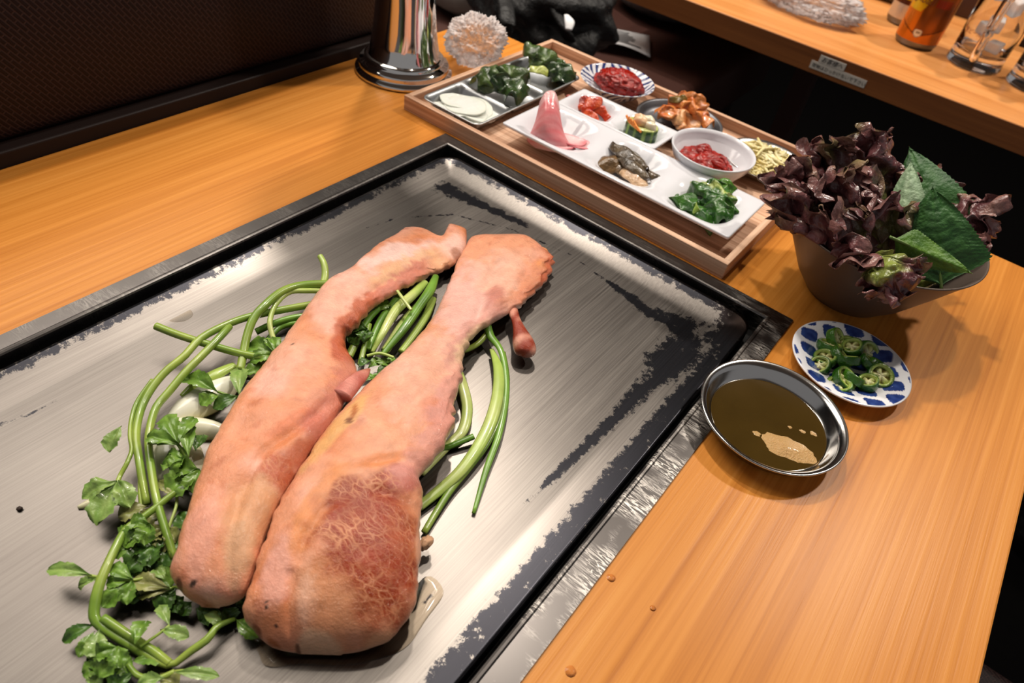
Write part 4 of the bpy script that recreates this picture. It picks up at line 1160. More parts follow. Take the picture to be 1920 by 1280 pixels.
pb = pork('pork_slab', ringsB, lambda q: .0045 + .007 * sstep(.1, .25, q) * (1 - .3 * sstep(.8, .97, q)), lambda q: .013 + .010 * sstep(.15, .7, q),
     [([(665, 735), (610, 760), (560, 810), (500, 850), (452, 930), (430, 1010), (428, 1120)], .0026, .0035), ([(826, 455), (800, 480), (740, 505), (690, 540)], .002, .004), ([(505, 700), (440, 820)], .0012, .005)],
     patB, BF, {18}, [(549, 648, .0009), (517, 680, .0005), (413, 972, .0006), (396, 1043, .0006), (383, 1122, .0007)],
     'rear slab of pork leaning along the left of the front slab', bumps=((400, 1000, 60, .002), (560, 820, 60, .0015)), seed=5, edges=((.1, .3, .8, (220, 166, 122), .75), (.14, .34, .42, (196, 112, 94), .85), (.3, .5, .45, (184, 92, 58), .9), (.38, .5, .2, (140, 58, 30), .9), (.5, .66, .35, (196, 112, 92), .7)))
tp = [at(640, 742, .022), at(662, 718, .020), at(680, 702, .018), at(692, 692, .014)]
vs, fs = tube(tp, [.007, .006, .0042, .0012], 26, 16, .6)
mesh('meat_flap', vs, fs, M_PORK, pb, col=[mixc(lin((178, 92, 80)), lin((206, 132, 118)), .5 + nz(v * 120)) for v in vs], alpha=[0] * len(vs))
vs, fs = ico(at(858, 436, .002), .0056, 3, lambda d: 1 + .25 * nz((d.x * 2, d.y * 2 + 5, d.z * 2)), (.9, 1.3, .8))
mesh('fat_knob', vs, fs, M_PORK, pb, col=[mixc(lin((234, 200, 190)), lin((150, 80, 44)), sstep(.1, .4, nz(v * 90))) for v in vs], alpha=[0] * len(vs))

# juice and crumbs on the plate
def puddle(name, pts, h, m, label, cat):
    P = [at(u, v, GZ) for u, v in pts]
    c = sum(P, Vector()) / len(P)
    q = cr([tuple(p) for p in P + P[:1]], 60)[:-1]
    n = len(q)
    vs = []
    for f, z in ((1.0, .0002), (.985, h * .7), (.95, h)):
        vs += [c + (Vector(p) - c) * f + Vector((0, 0, z)) for p in q]
    fs = [(j * n + i, j * n + (i + 1) % n, (j + 1) * n + (i + 1) % n, (j + 1) * n + i) for j in range(2) for i in range(n)] + [tuple(2 * n + i for i in range(n))]
    return tag(upn(fixn(mesh(name, vs, fs, m, org=c))), label, cat)
puddle('juice_puddle', [(445, 1180), (480, 1215), (500, 1250), (560, 1246), (640, 1248), (700, 1238), (760, 1215), (800, 1160), (832, 1110), (800, 1080), (760, 1140), (680, 1200), (560, 1215), (480, 1185)], .0007, M_JUICE, 'clear meat juice spread around the loin end of the front slab', 'juice')
puddle('oil_spot', [(310, 585), (325, 568), (350, 575), (362, 590), (345, 602), (318, 602)], .0002, M_GREASE, 'small clear grease spot left of the herbs on the griddle', 'grease')
for (u, v, r, lab) in ((36, 953, .0015, 'dark burnt crumb alone at the far left of the griddle'), (868, 690, .0022, 'burnt crumb at the right side of the front slab'), (1362 - 200, 1083 - 150, .0008, 'tiny burnt crumb near the right edge of the griddle')):
    p = at(u, v, GZ + .001)
    tag(mesh('burnt_crumb', *ico(p, r, 2, lambda d: 1 + .5 * nz((d.x * 2, d.y * 2, d.z * 2 + u)), (1, 1, .6)), M_CHAR, org=p), lab, 'crumb')
for (u, v, r, lab) in ((1070, 1258, .0030, 'water drop on the table nearest the front edge of the picture'), (1146, 1083, .0026, 'water drop on the table beside the steel frame'), (1224, 1140, .0018, 'smallest faint water drop on the right part of the table')):
    p = at(u, v, 0)
    vs, fs = mound(p, r, r, .0006, u, 0, 8, 24, .1, 2.2)
    tag(upn(fixn(mesh('water_drop', vs, fs[:-1], M_JUICE, org=p))), lab, 'water drop')

# ------------------------------------------------------------------ herbs and scallions on the plate
def stemcol(vs, a, b, k=40): 
    return [mixc(a, b, .5 + 1.1 * nz(v * k)) for v in vs]
SG = (lin((158, 176, 78)), lin((116, 148, 54)))
SP = (lin((196, 206, 128)), lin((166, 190, 92)))
SD = (lin((88, 130, 42)), lin((118, 162, 60)))
LG = (lin((82, 118, 36)), lin((118, 152, 62)))
LD = (lin((54, 88, 32)), lin((82, 116, 46)))
LP = (lin((112, 146, 66)), lin((142, 166, 92)))
LO = (lin((120, 126, 66)), lin((146, 146, 90)))
def herb_leaf(parent, b, t, wpx, cols2, z=.006, lobes=1, seed=1, zt=None):
    base, tip = at(b[0], b[1], GZ + z), at(t[0], t[1], GZ + (zt if zt is not None else z * .8))
    L = (tip - base).length
    w = (at(b[0] + wpx, b[1], GZ + z) - base).length * 1.12
    tip = base + (tip - base) * 1.1; L *= 1.1
    if lobes == 1 and wpx >= 44: lobes = 3
    parts = []
    d = (tip - base).normalized(); up = Vector((.1 * math.sin(seed * 3), .1 * math.cos(seed * 5), 1))
    sd = d.cross(up).normalized()
    spec = [(0, 1, 1)] if lobes == 1 else [(0, 1, .9), (.75, .72, .7), (-.75, .72, .7)]
    vs, cols, fs = [], [], []
    n, mm = 22, 11
    for li, (an, ls, ws) in enumerate(spec):
        dd = d * math.cos(an) + sd * math.sin(an); ss = dd.cross(up).normalized(); nn = ss.cross(dd).normalized()
        k0 = len(vs)
        for i in range(n):
            q = i / (n - 1)
            wv = (sstep(0, .62, q) ** .8) * (1 - sstep(.78, 1.04, q)) ** .55 + .03
            tf = (q * 6) % 1
            wt = wv * (1 - .20 * (1 - tf) * sstep(.25, .5, q))
            for j in range(mm):
                s = 2 * j / (mm - 1) - 1
                z_ = .16 * w * abs(s) * wv + .10 * L * math.sin(PI * q) + .16 * w * nz((q * 3 + seed, s * 1.5, li + seed)) - .05 * w * math.exp(-(s / .15) ** 2)
                yy = L * ls * (q - .10 * abs(s) * q * (.5 + .5 * math.cos(q * 2)))
                vs.append(base + dd * yy + ss * (w * .5 * ws * wt * s) + nn * (z_ + .0006 * li))
                cols.append(mixc(cols2[0], cols2[1], .5 + nz((q * 3 + seed, s * 2, li)) + (.35 if abs(s) < .1 else 0)))
        fs += grid_faces(n, mm, k0)
    return mesh('leaf', vs, fs, M_LEAF, parent, col=cols)
def stalk(pts, rad, cols2, label, name='parsley_sprig', cat='herb', leaves=(), flat=1.0, group=None, n=40, part='stem', extra=()):
    P = [at(u, v, GZ + z) for u, v, z in pts]
    t = thing(name, label, cat, Vector((P[0].x, P[0].y, T + GZ)), group)
    rr = [.88 * r / F * (P[i] - CAM).length for i, r in enumerate(rad)] if isinstance(rad, (list, tuple)) else [.88 * rad / F * (p - CAM).length for p in P]
    vs, fs = tube(P, rr, n, 10, flat)
    mesh(part, vs, fs, M_STEM, t, col=stemcol(vs, *cols2))
    for (e, r) in extra:
        Q = [at(u, v, GZ + z) for u, v, z in e]
        vs, fs = tube(Q, [r / F * (q - CAM).length for q in Q], 20, 8)
        mesh('stem', vs, fs, M_STEM, t, col=stemcol(vs, *cols2))
    for i, lf in enumerate(leaves): herb_leaf(t, *lf, seed=len(label) + i * 1.7)
    return t
GH = None
stalk([(615, 532, .012), (565, 535, .016), (528, 547, .019), (495, 574, .02), (475, 598, .018), (463, 630, .014), (456, 665, .010), (450, 694, .008)], 8.5, SG, 'thick green herb stem arching highest above the griddle, cut end by the onion',
      leaves=[((449, 742), (452, 694), 34, LP, .012, 1), ((408, 734), (352, 708), 40, LG, .014, 1), ((412, 738), (378, 757), 36, LG, .012, 1), ((449, 742), (404, 764), 30, LD, .010, 1)], extra=[([(408, 734, .012), (430, 742, .010), (455, 750, .008)], 2.5)])
stalk([(600, 568, .008), (533, 580, .012), (470, 593, .015), (424, 609, .017), (377, 634, .018), (345, 668, .017), (311, 696, .016), (283, 730, .014), (264, 768, .012), (255, 816, .012), (261, 861, .012), (267, 900, .010), (276, 945, .007)], 7.5, SG, 'long green herb stem sweeping in the outer arc to the left',
      leaves=[((228, 798), (206, 843), 32, LP, .022, 1), ((278, 948), (226, 968), 40, LO, .008, 1)], extra=[([(262, 880, .011), (262, 920, .009), (264, 950, .007)], 3)])
stalk([(430, 612, .016), (417, 627, .017), (386, 659, .017), (349, 696, .016), (317, 734, .014), (292, 765, .013), (280, 809, .013), (279, 840, .012), (284, 881, .012), (291, 924, .012), (300, 960, .011), (314, 1005, .009), (327, 1046, .006)], 7.5, SG, 'green herb stem running in the inner arc down beside the rear slab', leaves=[((345, 935), (300, 905), 26, LO, .010, 1)])
stalk([(292, 611, .020), (335, 628, .018), (392, 646, .015), (449, 662, .012), (505, 673, .010)], 7.5, SG, 'straight green stem with a cut tip pointing to the upper left', leaves=[((520, 668), (468, 650), 44, LG, .010, 1), ((510, 690), (462, 702), 34, LG, .008, 1)])
stalk([(612, 546, .010), (575, 545, .014), (542, 548, .016), (517, 571, .016), (506, 602, .014), (510, 627, .010), (519, 648, .007)], 5.5, SP, 'pale thin stem looping inside the tall arch')
stalk([(600, 480, .018), (608, 497, .016), (609, 521, .012), (600, 548, .008), (590, 568, .006)], [6, 7, 7.5, 7, 6], SP, 'pale stem sticking up alone above the rear slab')
stalk([(286, 712, .016), (258, 752, .013), (247, 784, .012), (244, 815, .012), (247, 843, .012), (238, 868, .012), (225, 892, .010), (218, 912, .010)], 4.2, SG, 'thin outermost herb stem ending in a hanging leaf',
      leaves=[((221, 903), (183, 976), 56, LP, .012, 1, ), ((222, 905), (230, 944), 40, LP, .013, 1)])
stalk([(600, 590, .006), (555, 595, .008), (515, 606, .008), (480, 622, .006)], 7, SD, 'dark green stem behind the tall arch')
stalk([(590, 610, .005), (560, 606, .006), (525, 614, .005), (500, 640, .004)], 6, SD, 'short dark green stem under the pale loop')
stalk([(340, 915, .012), (320, 929, .012), (272, 967, .012), (240, 988, .012), (224, 1012, .013), (204, 1053, .014), (187, 1094, .013), (178, 1132, .011), (178, 1160, .009), (200, 1182, .007), (240, 1207, .006), (275, 1228, .005), (318, 1247, .004), (355, 1222, .006), (389, 1198, .008), (408, 1174, .008), (440, 1160, .006)], [5, 6, 6.5, 6.5, 7.5, 8, 9, 9.5, 9, 8, 7.5, 7, 6, 7, 7.5, 6, 4], SG, 'long bent herb stem at the lower left doubling back to the front slab',
      leaves=[((283, 984), (236, 1022), 56, LG, .014, 1), ((290, 1024), (244, 1068), 56, LD, .010, 1), ((180, 1170), (122, 1200), 30, LD, .008, 1), ((186, 1180), (178, 1232), 40, LP, .010, 1), ((178, 1182), (150, 1228), 24, LG, .007, 1), ((224, 1212), (190, 1266), 52, LG, .011, 1), ((245, 1240), (305, 1234), 34, LG, .005, 1), ((252, 1206), (272, 1166), 36, LG, .014, 1), ((300, 1180), (350, 1192), 28, LP, .010, 1), ((318, 1172), (300, 1138), 24, LP, .010, 1)],
      extra=[([(193, 1158, .010), (245, 1193, .008), (290, 1222, .006), (318, 1244, .004)], 7), ([(262, 1212, .010), (295, 1190, .010), (318, 1172, .010)], 2.4), ([(240, 1246, .006), (259, 1266, .006), (293, 1272, .006), (327, 1259, .007)], 4.5)])
stalk([(300, 1075, .008), (252, 1087, .010), (217, 1084, .010), (190, 1082, .011), (165, 1078, .012)], 2.6, SG, 'thin side sprig with a long leaf pointing left',
      leaves=[((172, 1078), (96, 1068), 30, LP, .014, 1), ((184, 1084), (150, 1100), 28, LP, .011, 1), ((250, 1086), (208, 1062), 30, LG, .012, 1), ((250, 1088), (196, 1134), 44, LG, .009, 1), ((252, 1090), (228, 1122), 36, LD, .007, 1)])
stalk([(348, 1110, .006), (330, 1100, .007), (317, 1103, .008), (296, 1098, .008)], 2.2, SG, 'olive leaf sprig under the near end of the rear slab',
      leaves=[((318, 1102), (248, 1092), 38, LO, .009, 1), ((322, 1104), (262, 1116), 30, LO, .007, 1), ((310, 1086), (292, 1068), 24, LP, .011, 1), ((330, 1100), (300, 1142), 40, LD, .005, 1), ((345, 1118), (318, 1142), 40, LD, .005, 1), ((360, 1128), (340, 1152), 36, LD, .005, 1)])
stalk([(262, 985, .010), (250, 1010, .010), (262, 1050, .008), (255, 1080, .006)], 3, SG, 'leafy side shoot in the thick of the herbs left of the rear slab',
      leaves=[((262, 990), (228, 1012), 40, LG, .012, 1), ((255, 1020), (215, 1042), 34, LG, .010, 1), ((262, 1045), (290, 1078), 46, LD, .006, 1), ((258, 1062), (222, 1092), 38, LD, .006, 1), ((266, 1010), (306, 1000), 40, LO, .007, 1), ((262, 1030), (312, 1052), 42, LD, .004, 1), ((256, 1080), (250, 1128), 40, LD, .005, 1), ((300, 1060), (318, 1098), 36, LG, .004, 1)])
stalk([(212, 1215, .006), (200, 1230, .007), (196, 1255, .006), (205, 1275, .005)], 3, SG, 'leafy tuft of herbs in the bottom left corner of the heap',
      leaves=[((205, 1222), (168, 1246), 34, LD, .007, 1), ((198, 1245), (158, 1262), 34, LG, .006, 1), ((200, 1262), (236, 1280), 40, LD, .005, 1), ((206, 1240), (244, 1254), 34, LG, .007, 1), ((200, 1228), (162, 1216), 28, LP, .009, 1)])
stalk([(412, 1132, .004), (400, 1146, .005), (388, 1160, .005)], 2.2, SG, 'dark leaf sprig between the near ends of both slabs',
      leaves=[((405, 1140), (376, 1162), 46, LD, .005, 1), ((420, 1138), (432, 1166), 40, LD, .005, 1), ((380, 1150), (412, 1164), 24, LP, .008, 1), ((442, 1160), (480, 1192), 32, LG, .006, 1), ((440, 1136), (460, 1128), 30, LD, .005, 1)])
stalk([(327, 1258, .006), (345, 1256, .007), (372, 1256, .007)], 2.2, SG, 'sprig at the lower picture edge with a long narrow leaf',
      leaves=[((326, 1260), (404, 1267), 24, LP, .010, 1), ((310, 1270), (262, 1282), 30, LP, .008, 1), ((250, 1262), (206, 1290), 34, LD, .006, 1), ((190, 1252), (178, 1284), 30, LP, .006, 1), ((300, 1262), (330, 1285), 34, LO, .006, 1)])
stalk([(360, 900, .010), (352, 865, .014), (342, 845, .016), (330, 828, .017)], 3.2, SG, 'leafy sprig of broad herb leaves over the white onion',
      leaves=[((336, 834), (286, 824), 40, LG, .018, 1), ((336, 832), (312, 784), 44, LG, .020, 1), ((350, 862), (308, 870), 52, LG, .016, 1), ((354, 857), (354, 794), 34, LG, .020, 1), ((376, 882), (320, 924), 60, LG, .013, 1), ((366, 846), (378, 818), 28, LD, .012, 1)])
stalk([(332, 925, .008), (330, 950, .008), (318, 985, .007), (312, 1010, .006)], 3, SP, 'thin pale stem pair between leaves left of the rear slab', leaves=[((318, 990), (296, 1036), 44, LO, .006, 1), ((335, 960), (350, 990), 40, LD, .004, 1), ((322, 1010), (300, 1070), 44, LD, .004, 1), ((300, 950), (270, 985), 36, LO, .006, 1)])
stalk([(440, 684, .006), (405, 702, .007), (370, 722, .006), (343, 744, .005)], [8, 13, 13, 9], (SP[1], SG[0]), 'pale green scallion piece lying on the white onion', 'scallion', 'scallion', flat=.6)

# scallions between the slabs
ST = 'scallion'
def sca(pts, rad, cols2, label, flat=.8, **k): return stalk(pts, rad, cols2, label, ST, 'scallion', flat=flat, part='stalk', **k)
sca([(797, 530, .010), (770, 556, .012), (742, 582, .013), (716, 627, .012), (698, 660, .008)], [9, 11, 11, 8, 4], SP, 'pale thick scallion stalk on top between the slabs')
sca([(817, 518, .012), (806, 545, .013), (786, 574, .013), (757, 616, .012), (718, 664, .008)], [7, 11, 10.5, 10, 6], SD, 'bright green scallion stalk against the front slab')
sca([(752, 548, .006), (716, 598, .008), (690, 656, .007)], [8, 9, 8], SD, 'dark green scallion stalk on the left of the pale one')
sca([(745, 545, .020), (757, 562, .020), (771, 581, .019)], [3.2, 4, 3.5], SP, 'thin pale cut stem lying across the scallions')
sca([(724, 565, .008), (695, 593, .011), (674, 624, .011)], 7.5, SD, 'green stem beside the rear slab with a dark leaf', leaves=[((690, 620), (656, 640), 44, LD, .012, 1), ((684, 610), (664, 628), 34, LD, .012, 1), ((700, 585), (730, 570), 26, LG, .010, 1)])
sca([(692, 608, .010), (684, 645, .009), (675, 684, .006)], 6, SG, 'upright green stem at the inner edge of the rear slab')
sca([(668, 640, .008), (654, 668, .006)], 9, SG, 'short cut scallion end by the browned meat edge')
sca([(795, 560, .004), (758, 605, .005), (722, 658, .005)], [9, 11, 10], SP, 'pale scallion stalk lowest in the gap between the slabs')
sca([(812, 560, .003), (795, 600, .004), (752, 660, .004)], [8, 9, 8], (SP[1], SP[1]), 'wide pale scallion hidden beside the front slab')
sca([(688, 667, .012), (712, 662, .013), (738, 670, .012)], 3.5, SP, 'small curved scallion ring in front of the stalks')
for i, (u, v, a, b, cc) in enumerate(((690, 690, 716, 676, LG), (705, 705, 728, 690, LD), (672, 690, 690, 676, LD), (700, 680, 730, 684, LG), (676, 716, 700, 706, LG), (716, 700, 700, 716, SD), (724, 680, 742, 676, SD))):
    t = thing('chopped_herb', 'chopped green herb piece in the heap between the two slabs', 'herb', at(u, v, GZ), 'chopped herbs between the slabs')
    herb_leaf(t, (u, v), (a, b), 22, cc, .009 + .001 * (i % 3), 1, i + 2)
# scallions at the right
sca([(922, 655, .006), (934, 690, .009), (934, 735, .010), (922, 785, .010), (900, 832, .009), (866, 880, .007), (828, 915, .005), (785, 950, .004)], [5, 11, 13, 14, 14, 13, 12, 11], SP, 'broad pale scallion curving down right of the front slab', .45)
sca([(944, 660, .006), (950, 715, .007), (938, 775, .007), (915, 828, .006), (880, 875, .005), (840, 925, .004), (795, 998, .003)], [5, 7, 7, 7, 8, 8, 7], SG, 'narrow green scallion leaf along the broad pale one', .6)
sca([(912, 604, .012), (920, 630, .010), (938, 655, .009), (948, 695, .008), (948, 750, .007), (935, 815, .006), (912, 880, .004), (888, 962, .002)], [9, 9, 7, 7, 7.5, 7.5, 7, 4], SD, 'long bright green scallion leaf with its tip pointing to the viewer', .7)
sca([(852, 660, .006), (875, 655, .006), (897, 643, .007), (914, 624, .009)], 6.5, SG, 'thin green stem from the slab to the scallion bend')
sca([(858, 690, .006), (868, 725, .006), (876, 765, .005), (868, 806, .004), (840, 835, .003), (790, 888, .003)], [8, 12, 12, 12, 10, 8], SP, 'pale flattened scallion tucked under the right side of the front slab', .5)
sca([(805, 850, .003), (840, 838, .004), (888, 818, .006)], 7, SD, 'short dark green stem end poking out right of the front slab')

# onion wedges
def onion(cu, cv, z, L, W, ang, h, label, tint=0):
    c = at(cu, cv, GZ + z)
    a = at(cu + math.cos(ang) * 20, cv + math.sin(ang) * 20, GZ + z) - c; a.normalize()
    b = Vector((-a.y, a.x, 0))
    n, m = 30, 18
    P, cols = [], []
    for i in range(n):
        q = i / (n - 1)
        wv = W * math.sin(PI * (.04 + .92 * q)) ** .7
        for j in range(m):
            s = 2 * j / (m - 1) - 1
            P.append(c + a * (L * (q - .5)) + b * (wv * s * .5) + Vector((0, 0, h * (1 - s * s) * math.sin(PI * (.05 + .9 * q)) ** .6 + .0012)))
    g = shell(P, n, m, .0016)
    cols = [mixc(lin((238, 236, 214)), lin((222, 214, 160)), abs(2 * (k % m) / (m - 1) - 1) ** 3 * .8 + tint) for k in range(n * m)] * 2
    return tag(fixn(mesh('onion_slice', *g, M_ONION, org=c, col=cols)), label, 'onion')
onion(385, 750, .001, .052, .026, -.55, .008, 'white onion petal beneath the pale green scallion piece')
onion(492, 690, .001, .030, .018, -.2, .006, 'white onion piece half under the rear slab below the arch')
onion(330, 860, .0, .050, .030, 1.1, .006, 'broad white onion slice under the herb leaves')
onion(375, 805, .001, .040, .016, .15, .007, 'thin pale onion slice between the petal and the herb leaves', .2)
onion(195, 935, .0, .026, .007, -.35, .002, 'thin brownish onion skin lying under the hanging leaf', .6)

# ------------------------------------------------------------------ food on the tray
DZ = TB + .0045
def slice_disc(c, r, th, label, name, cat, cols2, group=None, tilt=(0, 0), wave=.0, seed=0, ov=1.0, ang=0):
    n, m = 12, 44
    vs, cols = [], []
    ca, sa = math.cos(ang), math.sin(ang)
    for side_ in (1, -1):
        for i in range(n + 1):
            q = i / n
            for j in range(m):
                a = 2 * PI * j / m
                rr = r * q * (1 + .05 * nz((math.cos(a) * 2 + seed, math.sin(a) * 2, 0)))
                x, y = rr * math.cos(a) * ov, rr * math.sin(a)
                x, y = x * ca - y * sa, x * sa + y * ca
                z = x * tilt[0] + y * tilt[1] + wave * math.sin(3 * a + seed) * q * q + side_ * th / 2
                vs.append(Vector((c[0] + x, c[1] + y, c[2] + z)))
                cols.append(mixc(cols2[0], cols2[1], q ** 3 + .25 * nz((x * 200, y * 200, seed))))
    fs = []
    K = (n + 1) * m
    for s_i in range(2):
        for i in range(n):
            for j in range(m):
                k = (j + 1) % m
                f = (s_i * K + i * m + j, s_i * K + (i + 1) * m + j, s_i * K + (i + 1) * m + k, s_i * K + i * m + k)
                fs.append(f if s_i == 0 else f[::-1])
    for j in range(m):
        k = (j + 1) % m
        fs.append((n * m + j, K + n * m + j, K + n * m + k, n * m + k))
    return tag(mesh(name, vs, fs, M_RADISH, org=c, col=cols), label, cat, group)
WR = (lin((244, 244, 238)), lin((236, 236, 222)))
for i, (u, v, z) in enumerate(((875, 215, .008), (850, 205, .009), (885, 205, .010), (858, 192, .011), (872, 200, .0125), (893, 213, .009))):
    p = at(u, v, z)
    slice_disc(p + Vector((0, 0, .002)), .021 if i != 3 else .018, .0012, 'thin white pickled radish slice in the left dish, ' + ('lowest at the front', 'on the left of the stack', 'under the top one', 'furthest back', 'topmost of the stack', 'slipped to the right')[i], 'radish_slice', 'radish', WR, 'white radish slices', (.06 * math.sin(i * 2), .08 * math.cos(i * 3)), .0008, i + 1, 1.15)
# pink radish: a rolled slice and fanned slices
PK = (lin((240, 170, 172)), lin((226, 92, 104)))
PKL = (lin((246, 206, 206)), lin((232, 120, 128)))
def sheet(pts, label, name, cat, m, colfn, th=.0012, group=None, n=28, mm=22):
    """pts: rows of 4 control points (u, v, z)"""
    rows = [cr([tuple(at(*q)) for q in r], mm) for r in pts]
    P = []
    colsn = [cr([r[j] for r in rows], n) for j in range(mm)]
    for i in range(n):
        for j in range(mm): P.append(Vector(colsn[j][i]))
    g = shell(P, n, mm, th)
    cols = [colfn(k // mm / (n - 1), (k % mm) / (mm - 1), P[k]) for k in range(n * mm)] * 2
    org = Vector((P[0].x, P[0].y, min(p.z for p in P)))
    return tag(fixn(mesh(name, *g, m, org=org, col=cols)), label, cat, group)
def pinkcol(a, b, p):
    k = abs(math.sin(a * 22 + b * 3)) ** 3
    c = mixc(lin((238, 150, 152)), lin((226, 96, 106)), .5 * k + .5 * sstep(.2, .5, abs(a - .45)) * 0 + .35 * nz(p * 90))
    c = mixc(c, lin((244, 206, 206)), sstep(.72, 1, a) * .8 + (.6 if a < .12 else 0))
    return c
sheet([[(1012, 190, .052), (1024, 172, .060), (1040, 172, .060), (1048, 192, .052)],
       [(1004, 225, .036), (1022, 205, .050), (1042, 208, .049), (1054, 235, .036)],
       [(994, 250, .024), (1018, 236, .038), (1044, 240, .036), (1064, 262, .024)],
       [(988, 262, .015), (1020, 262, .026), (1054, 270, .024), (1084, 284, .016)],
       [(1004, 276, .011), (1030, 282, .016), (1056, 286, .015), (1078, 290, .012)]], 'pink pickled radish slice rolled up into a standing fold', 'pink_radish_slice', 'radish', M_RADISH, pinkcol)
for i, (u, v, z, lab) in enumerate(((1082, 268, 0.0190, 'pink pickled radish slice fanned out on the right of the roll'), (1070, 262, 0.0205, 'pink pickled radish slice second from the roll on the right'), (1012, 252, 0.0190, 'pink pickled radish slice peeking out left of the roll'), (1056, 272, 0.0200, 'pink pickled radish slice lowest under the roll'))):
    p = at(u, v, z)
    slice_disc(p, .017 if i < 2 else .012, .0012, lab, 'pink_radish_slice', 'radish', PKL, None, (.1, -.15), .0008, i + 5)
# generic crumpled leafy pieces
def leafpiece(u, v, z, L, W, ang, cols2, label, group, name='pickled_leaf', cat='greens', seed=1, arch=.5, rough=.006, m=None, tilt=.0, fr=90, stripe=None):
    c = at(u, v, z)
    n, mm = 26, 20
    ca, sa = math.cos(ang), math.sin(ang)
    P, cols = [], []
    for i in range(n):
        q = i / (n - 1); x = L * (q - .5)
        wv = W * math.sin(PI * (.08 + .84 * q)) ** .6
        for j in range(mm):
            s = 2 * j / (mm - 1) - 1; y = wv * s * .5
            zz = arch * W * (1 - s * s) * .5 + arch * L * .18 * math.sin(PI * q) + tilt * x
            k = Vector((x * fr + seed * 11, y * fr, seed))
            d = Vector((nz(k), nz(k + Vector((9, 3, 1))), nz(k + Vector((2, 8, 5))))) * rough
            p = Vector((c.x + x * ca - y * sa, c.y + x * sa + y * ca, c.z + zz)) + d
            P.append(p)
            t_ = .5 + .9 * nz((x * 130 + seed, y * 130, 0))
            cc = mixc(cols2[0], cols2[1], t_)
            if stripe and abs(s) < .22: cc = mixc(cc, lin(stripe), 1 - abs(s) / .3)
            cols.append(cc)
    zmin = min(p.z for p in P)
    g = shell(P, n, mm, .0010)
    return tag(mesh(name, *g, m or M_FOOD, org=(c.x, c.y, zmin), col=cols * 2), label, cat, group)
DG = (lin((26, 48, 22)), lin((58, 84, 34)))
DG2 = (lin((40, 62, 26)), lin((84, 108, 48)))
for i, (u, v, z, L, W, an, cc, lab) in enumerate((
    (935, 170, .015, .050, .034, .6, DG, 'dark pickled leaf lowest in the middle of the steel dish'), (920, 155, .022, .044, .030, 1.2, DG2, 'glossy pickled leaf folded at the left of the middle heap'), (955, 152, .026, .046, .032, .3, DG2, 'green pickled leaf on top of the middle heap'), (968, 178, .020, .040, .028, 1.9, DG, 'dark pickled leaf hanging at the front of the middle heap'), (945, 165, .022, .036, .028, 2.6, DG, 'blackish pickled leaf in the core of the middle heap'),
    (1020, 128, .018, .044, .034, .5, DG2, 'pickled leaf at the base of the back heap'), (1010, 112, .026, .042, .030, .2, DG2, 'shiny green pickled leaf on top of the back heap'), (1055, 145, .016, .036, .028, 1.2, DG, 'small dark pickled leaf at the right of the back heap'), (1040, 135, .018, .034, .026, 2.2, DG, 'pickled leaf in the middle of the back heap'))):
    leafpiece(u, v, z, L, W, an, cc, lab, 'pickled leaves in the steel dish', seed=i + 1, arch=.7, rough=.007)
leafpiece(1010, 135, .026, .022, .016, .4, (lin((196, 204, 120)), lin((168, 178, 80))), 'pale yellow green leaf heart in the back heap', 'pickled leaves in the steel dish', seed=30, arch=.6, rough=.003)
# red pastes
def paste(name, c, rx, ry, h, seed, label, cat, m=M_SAUCE):
    def fn(d):
        k = 1 + .16 * nz((d.x * 2 + seed, d.y * 2, d.z * 2)) + .13 * (1 - 2 * abs(nz((d.x * 4, d.y * 4 + seed, d.z * 4)))) + .06 * nz((d.x * 10, d.y * 10, d.z * 10 + seed))
        return k * .88
    vs, fs = ico(c, 1, 5, fn, (rx, ry, h))
    vs = [Vector((v.x, v.y, max(v.z, c[2] - h * .3))) for v in vs]
    return tag(mesh(name, vs, fs, m, org=c), label, cat)
paste('chilli_paste', bc + Vector((.002, .000, .0180)), .033, .025, .016, 3, 'heap of glossy dark red paste in the blue rimmed dish', 'paste')
paste('chilli_paste', wc + Vector((-.002, -.003, .0135)), .033, .024, .0135, 8, 'heap of glossy dark red paste in the white bowl', 'paste')
for i in range(7):
    a = i * .9
    q = wc + Vector((-.003 + .016 * math.cos(a * 2.3), -.002 + .010 * math.sin(a * 1.9), .0235))
    vs, fs = tube([q + Vector((-.009, .004 * math.sin(a), -.002)), q + Vector((0, .003 * math.cos(a), .002)), q + Vector((.010, -.004 * math.cos(a), -.003))], [.0018, .0028, .0016], 14, 8)
    tag(mesh('seafood_strip', vs, fs, M_SAUCE, org=q), 'red coated strip in the paste of the white bowl', 'seafood', 'red strips in the white bowl')
# red radish kimchi in the small plate
RK = (lin((176, 40, 20)), lin((214, 84, 34)))
for i, (u, v, z, L, W, an, lab) in enumerate(((1120, 212, .012, .034, .014, -.1, 'orange red kimchi piece in front'), (1090, 196, .016, .030, .014, .5, 'dark red kimchi piece at the left'), (1108, 200, .018, .026, .014, 1.3, 'red kimchi flake standing at the back'), (1108, 222, .011, .026, .012, -.3, 'bright orange kimchi piece lowest at the front'), (1098, 205, .013, .022, .012, .9, 'red kimchi piece in the middle'))):
    leafpiece(u, v, z, L * 1.15, W * 1.25, an, RK if i != 1 else (lin((140, 26, 18)), lin((176, 50, 30))), lab + ' of the small white plate', 'red kimchi pieces', 'kimchi_piece', 'kimchi', seed=i + 40, arch=.6, rough=.004, tilt=.3 if i == 2 else 0)
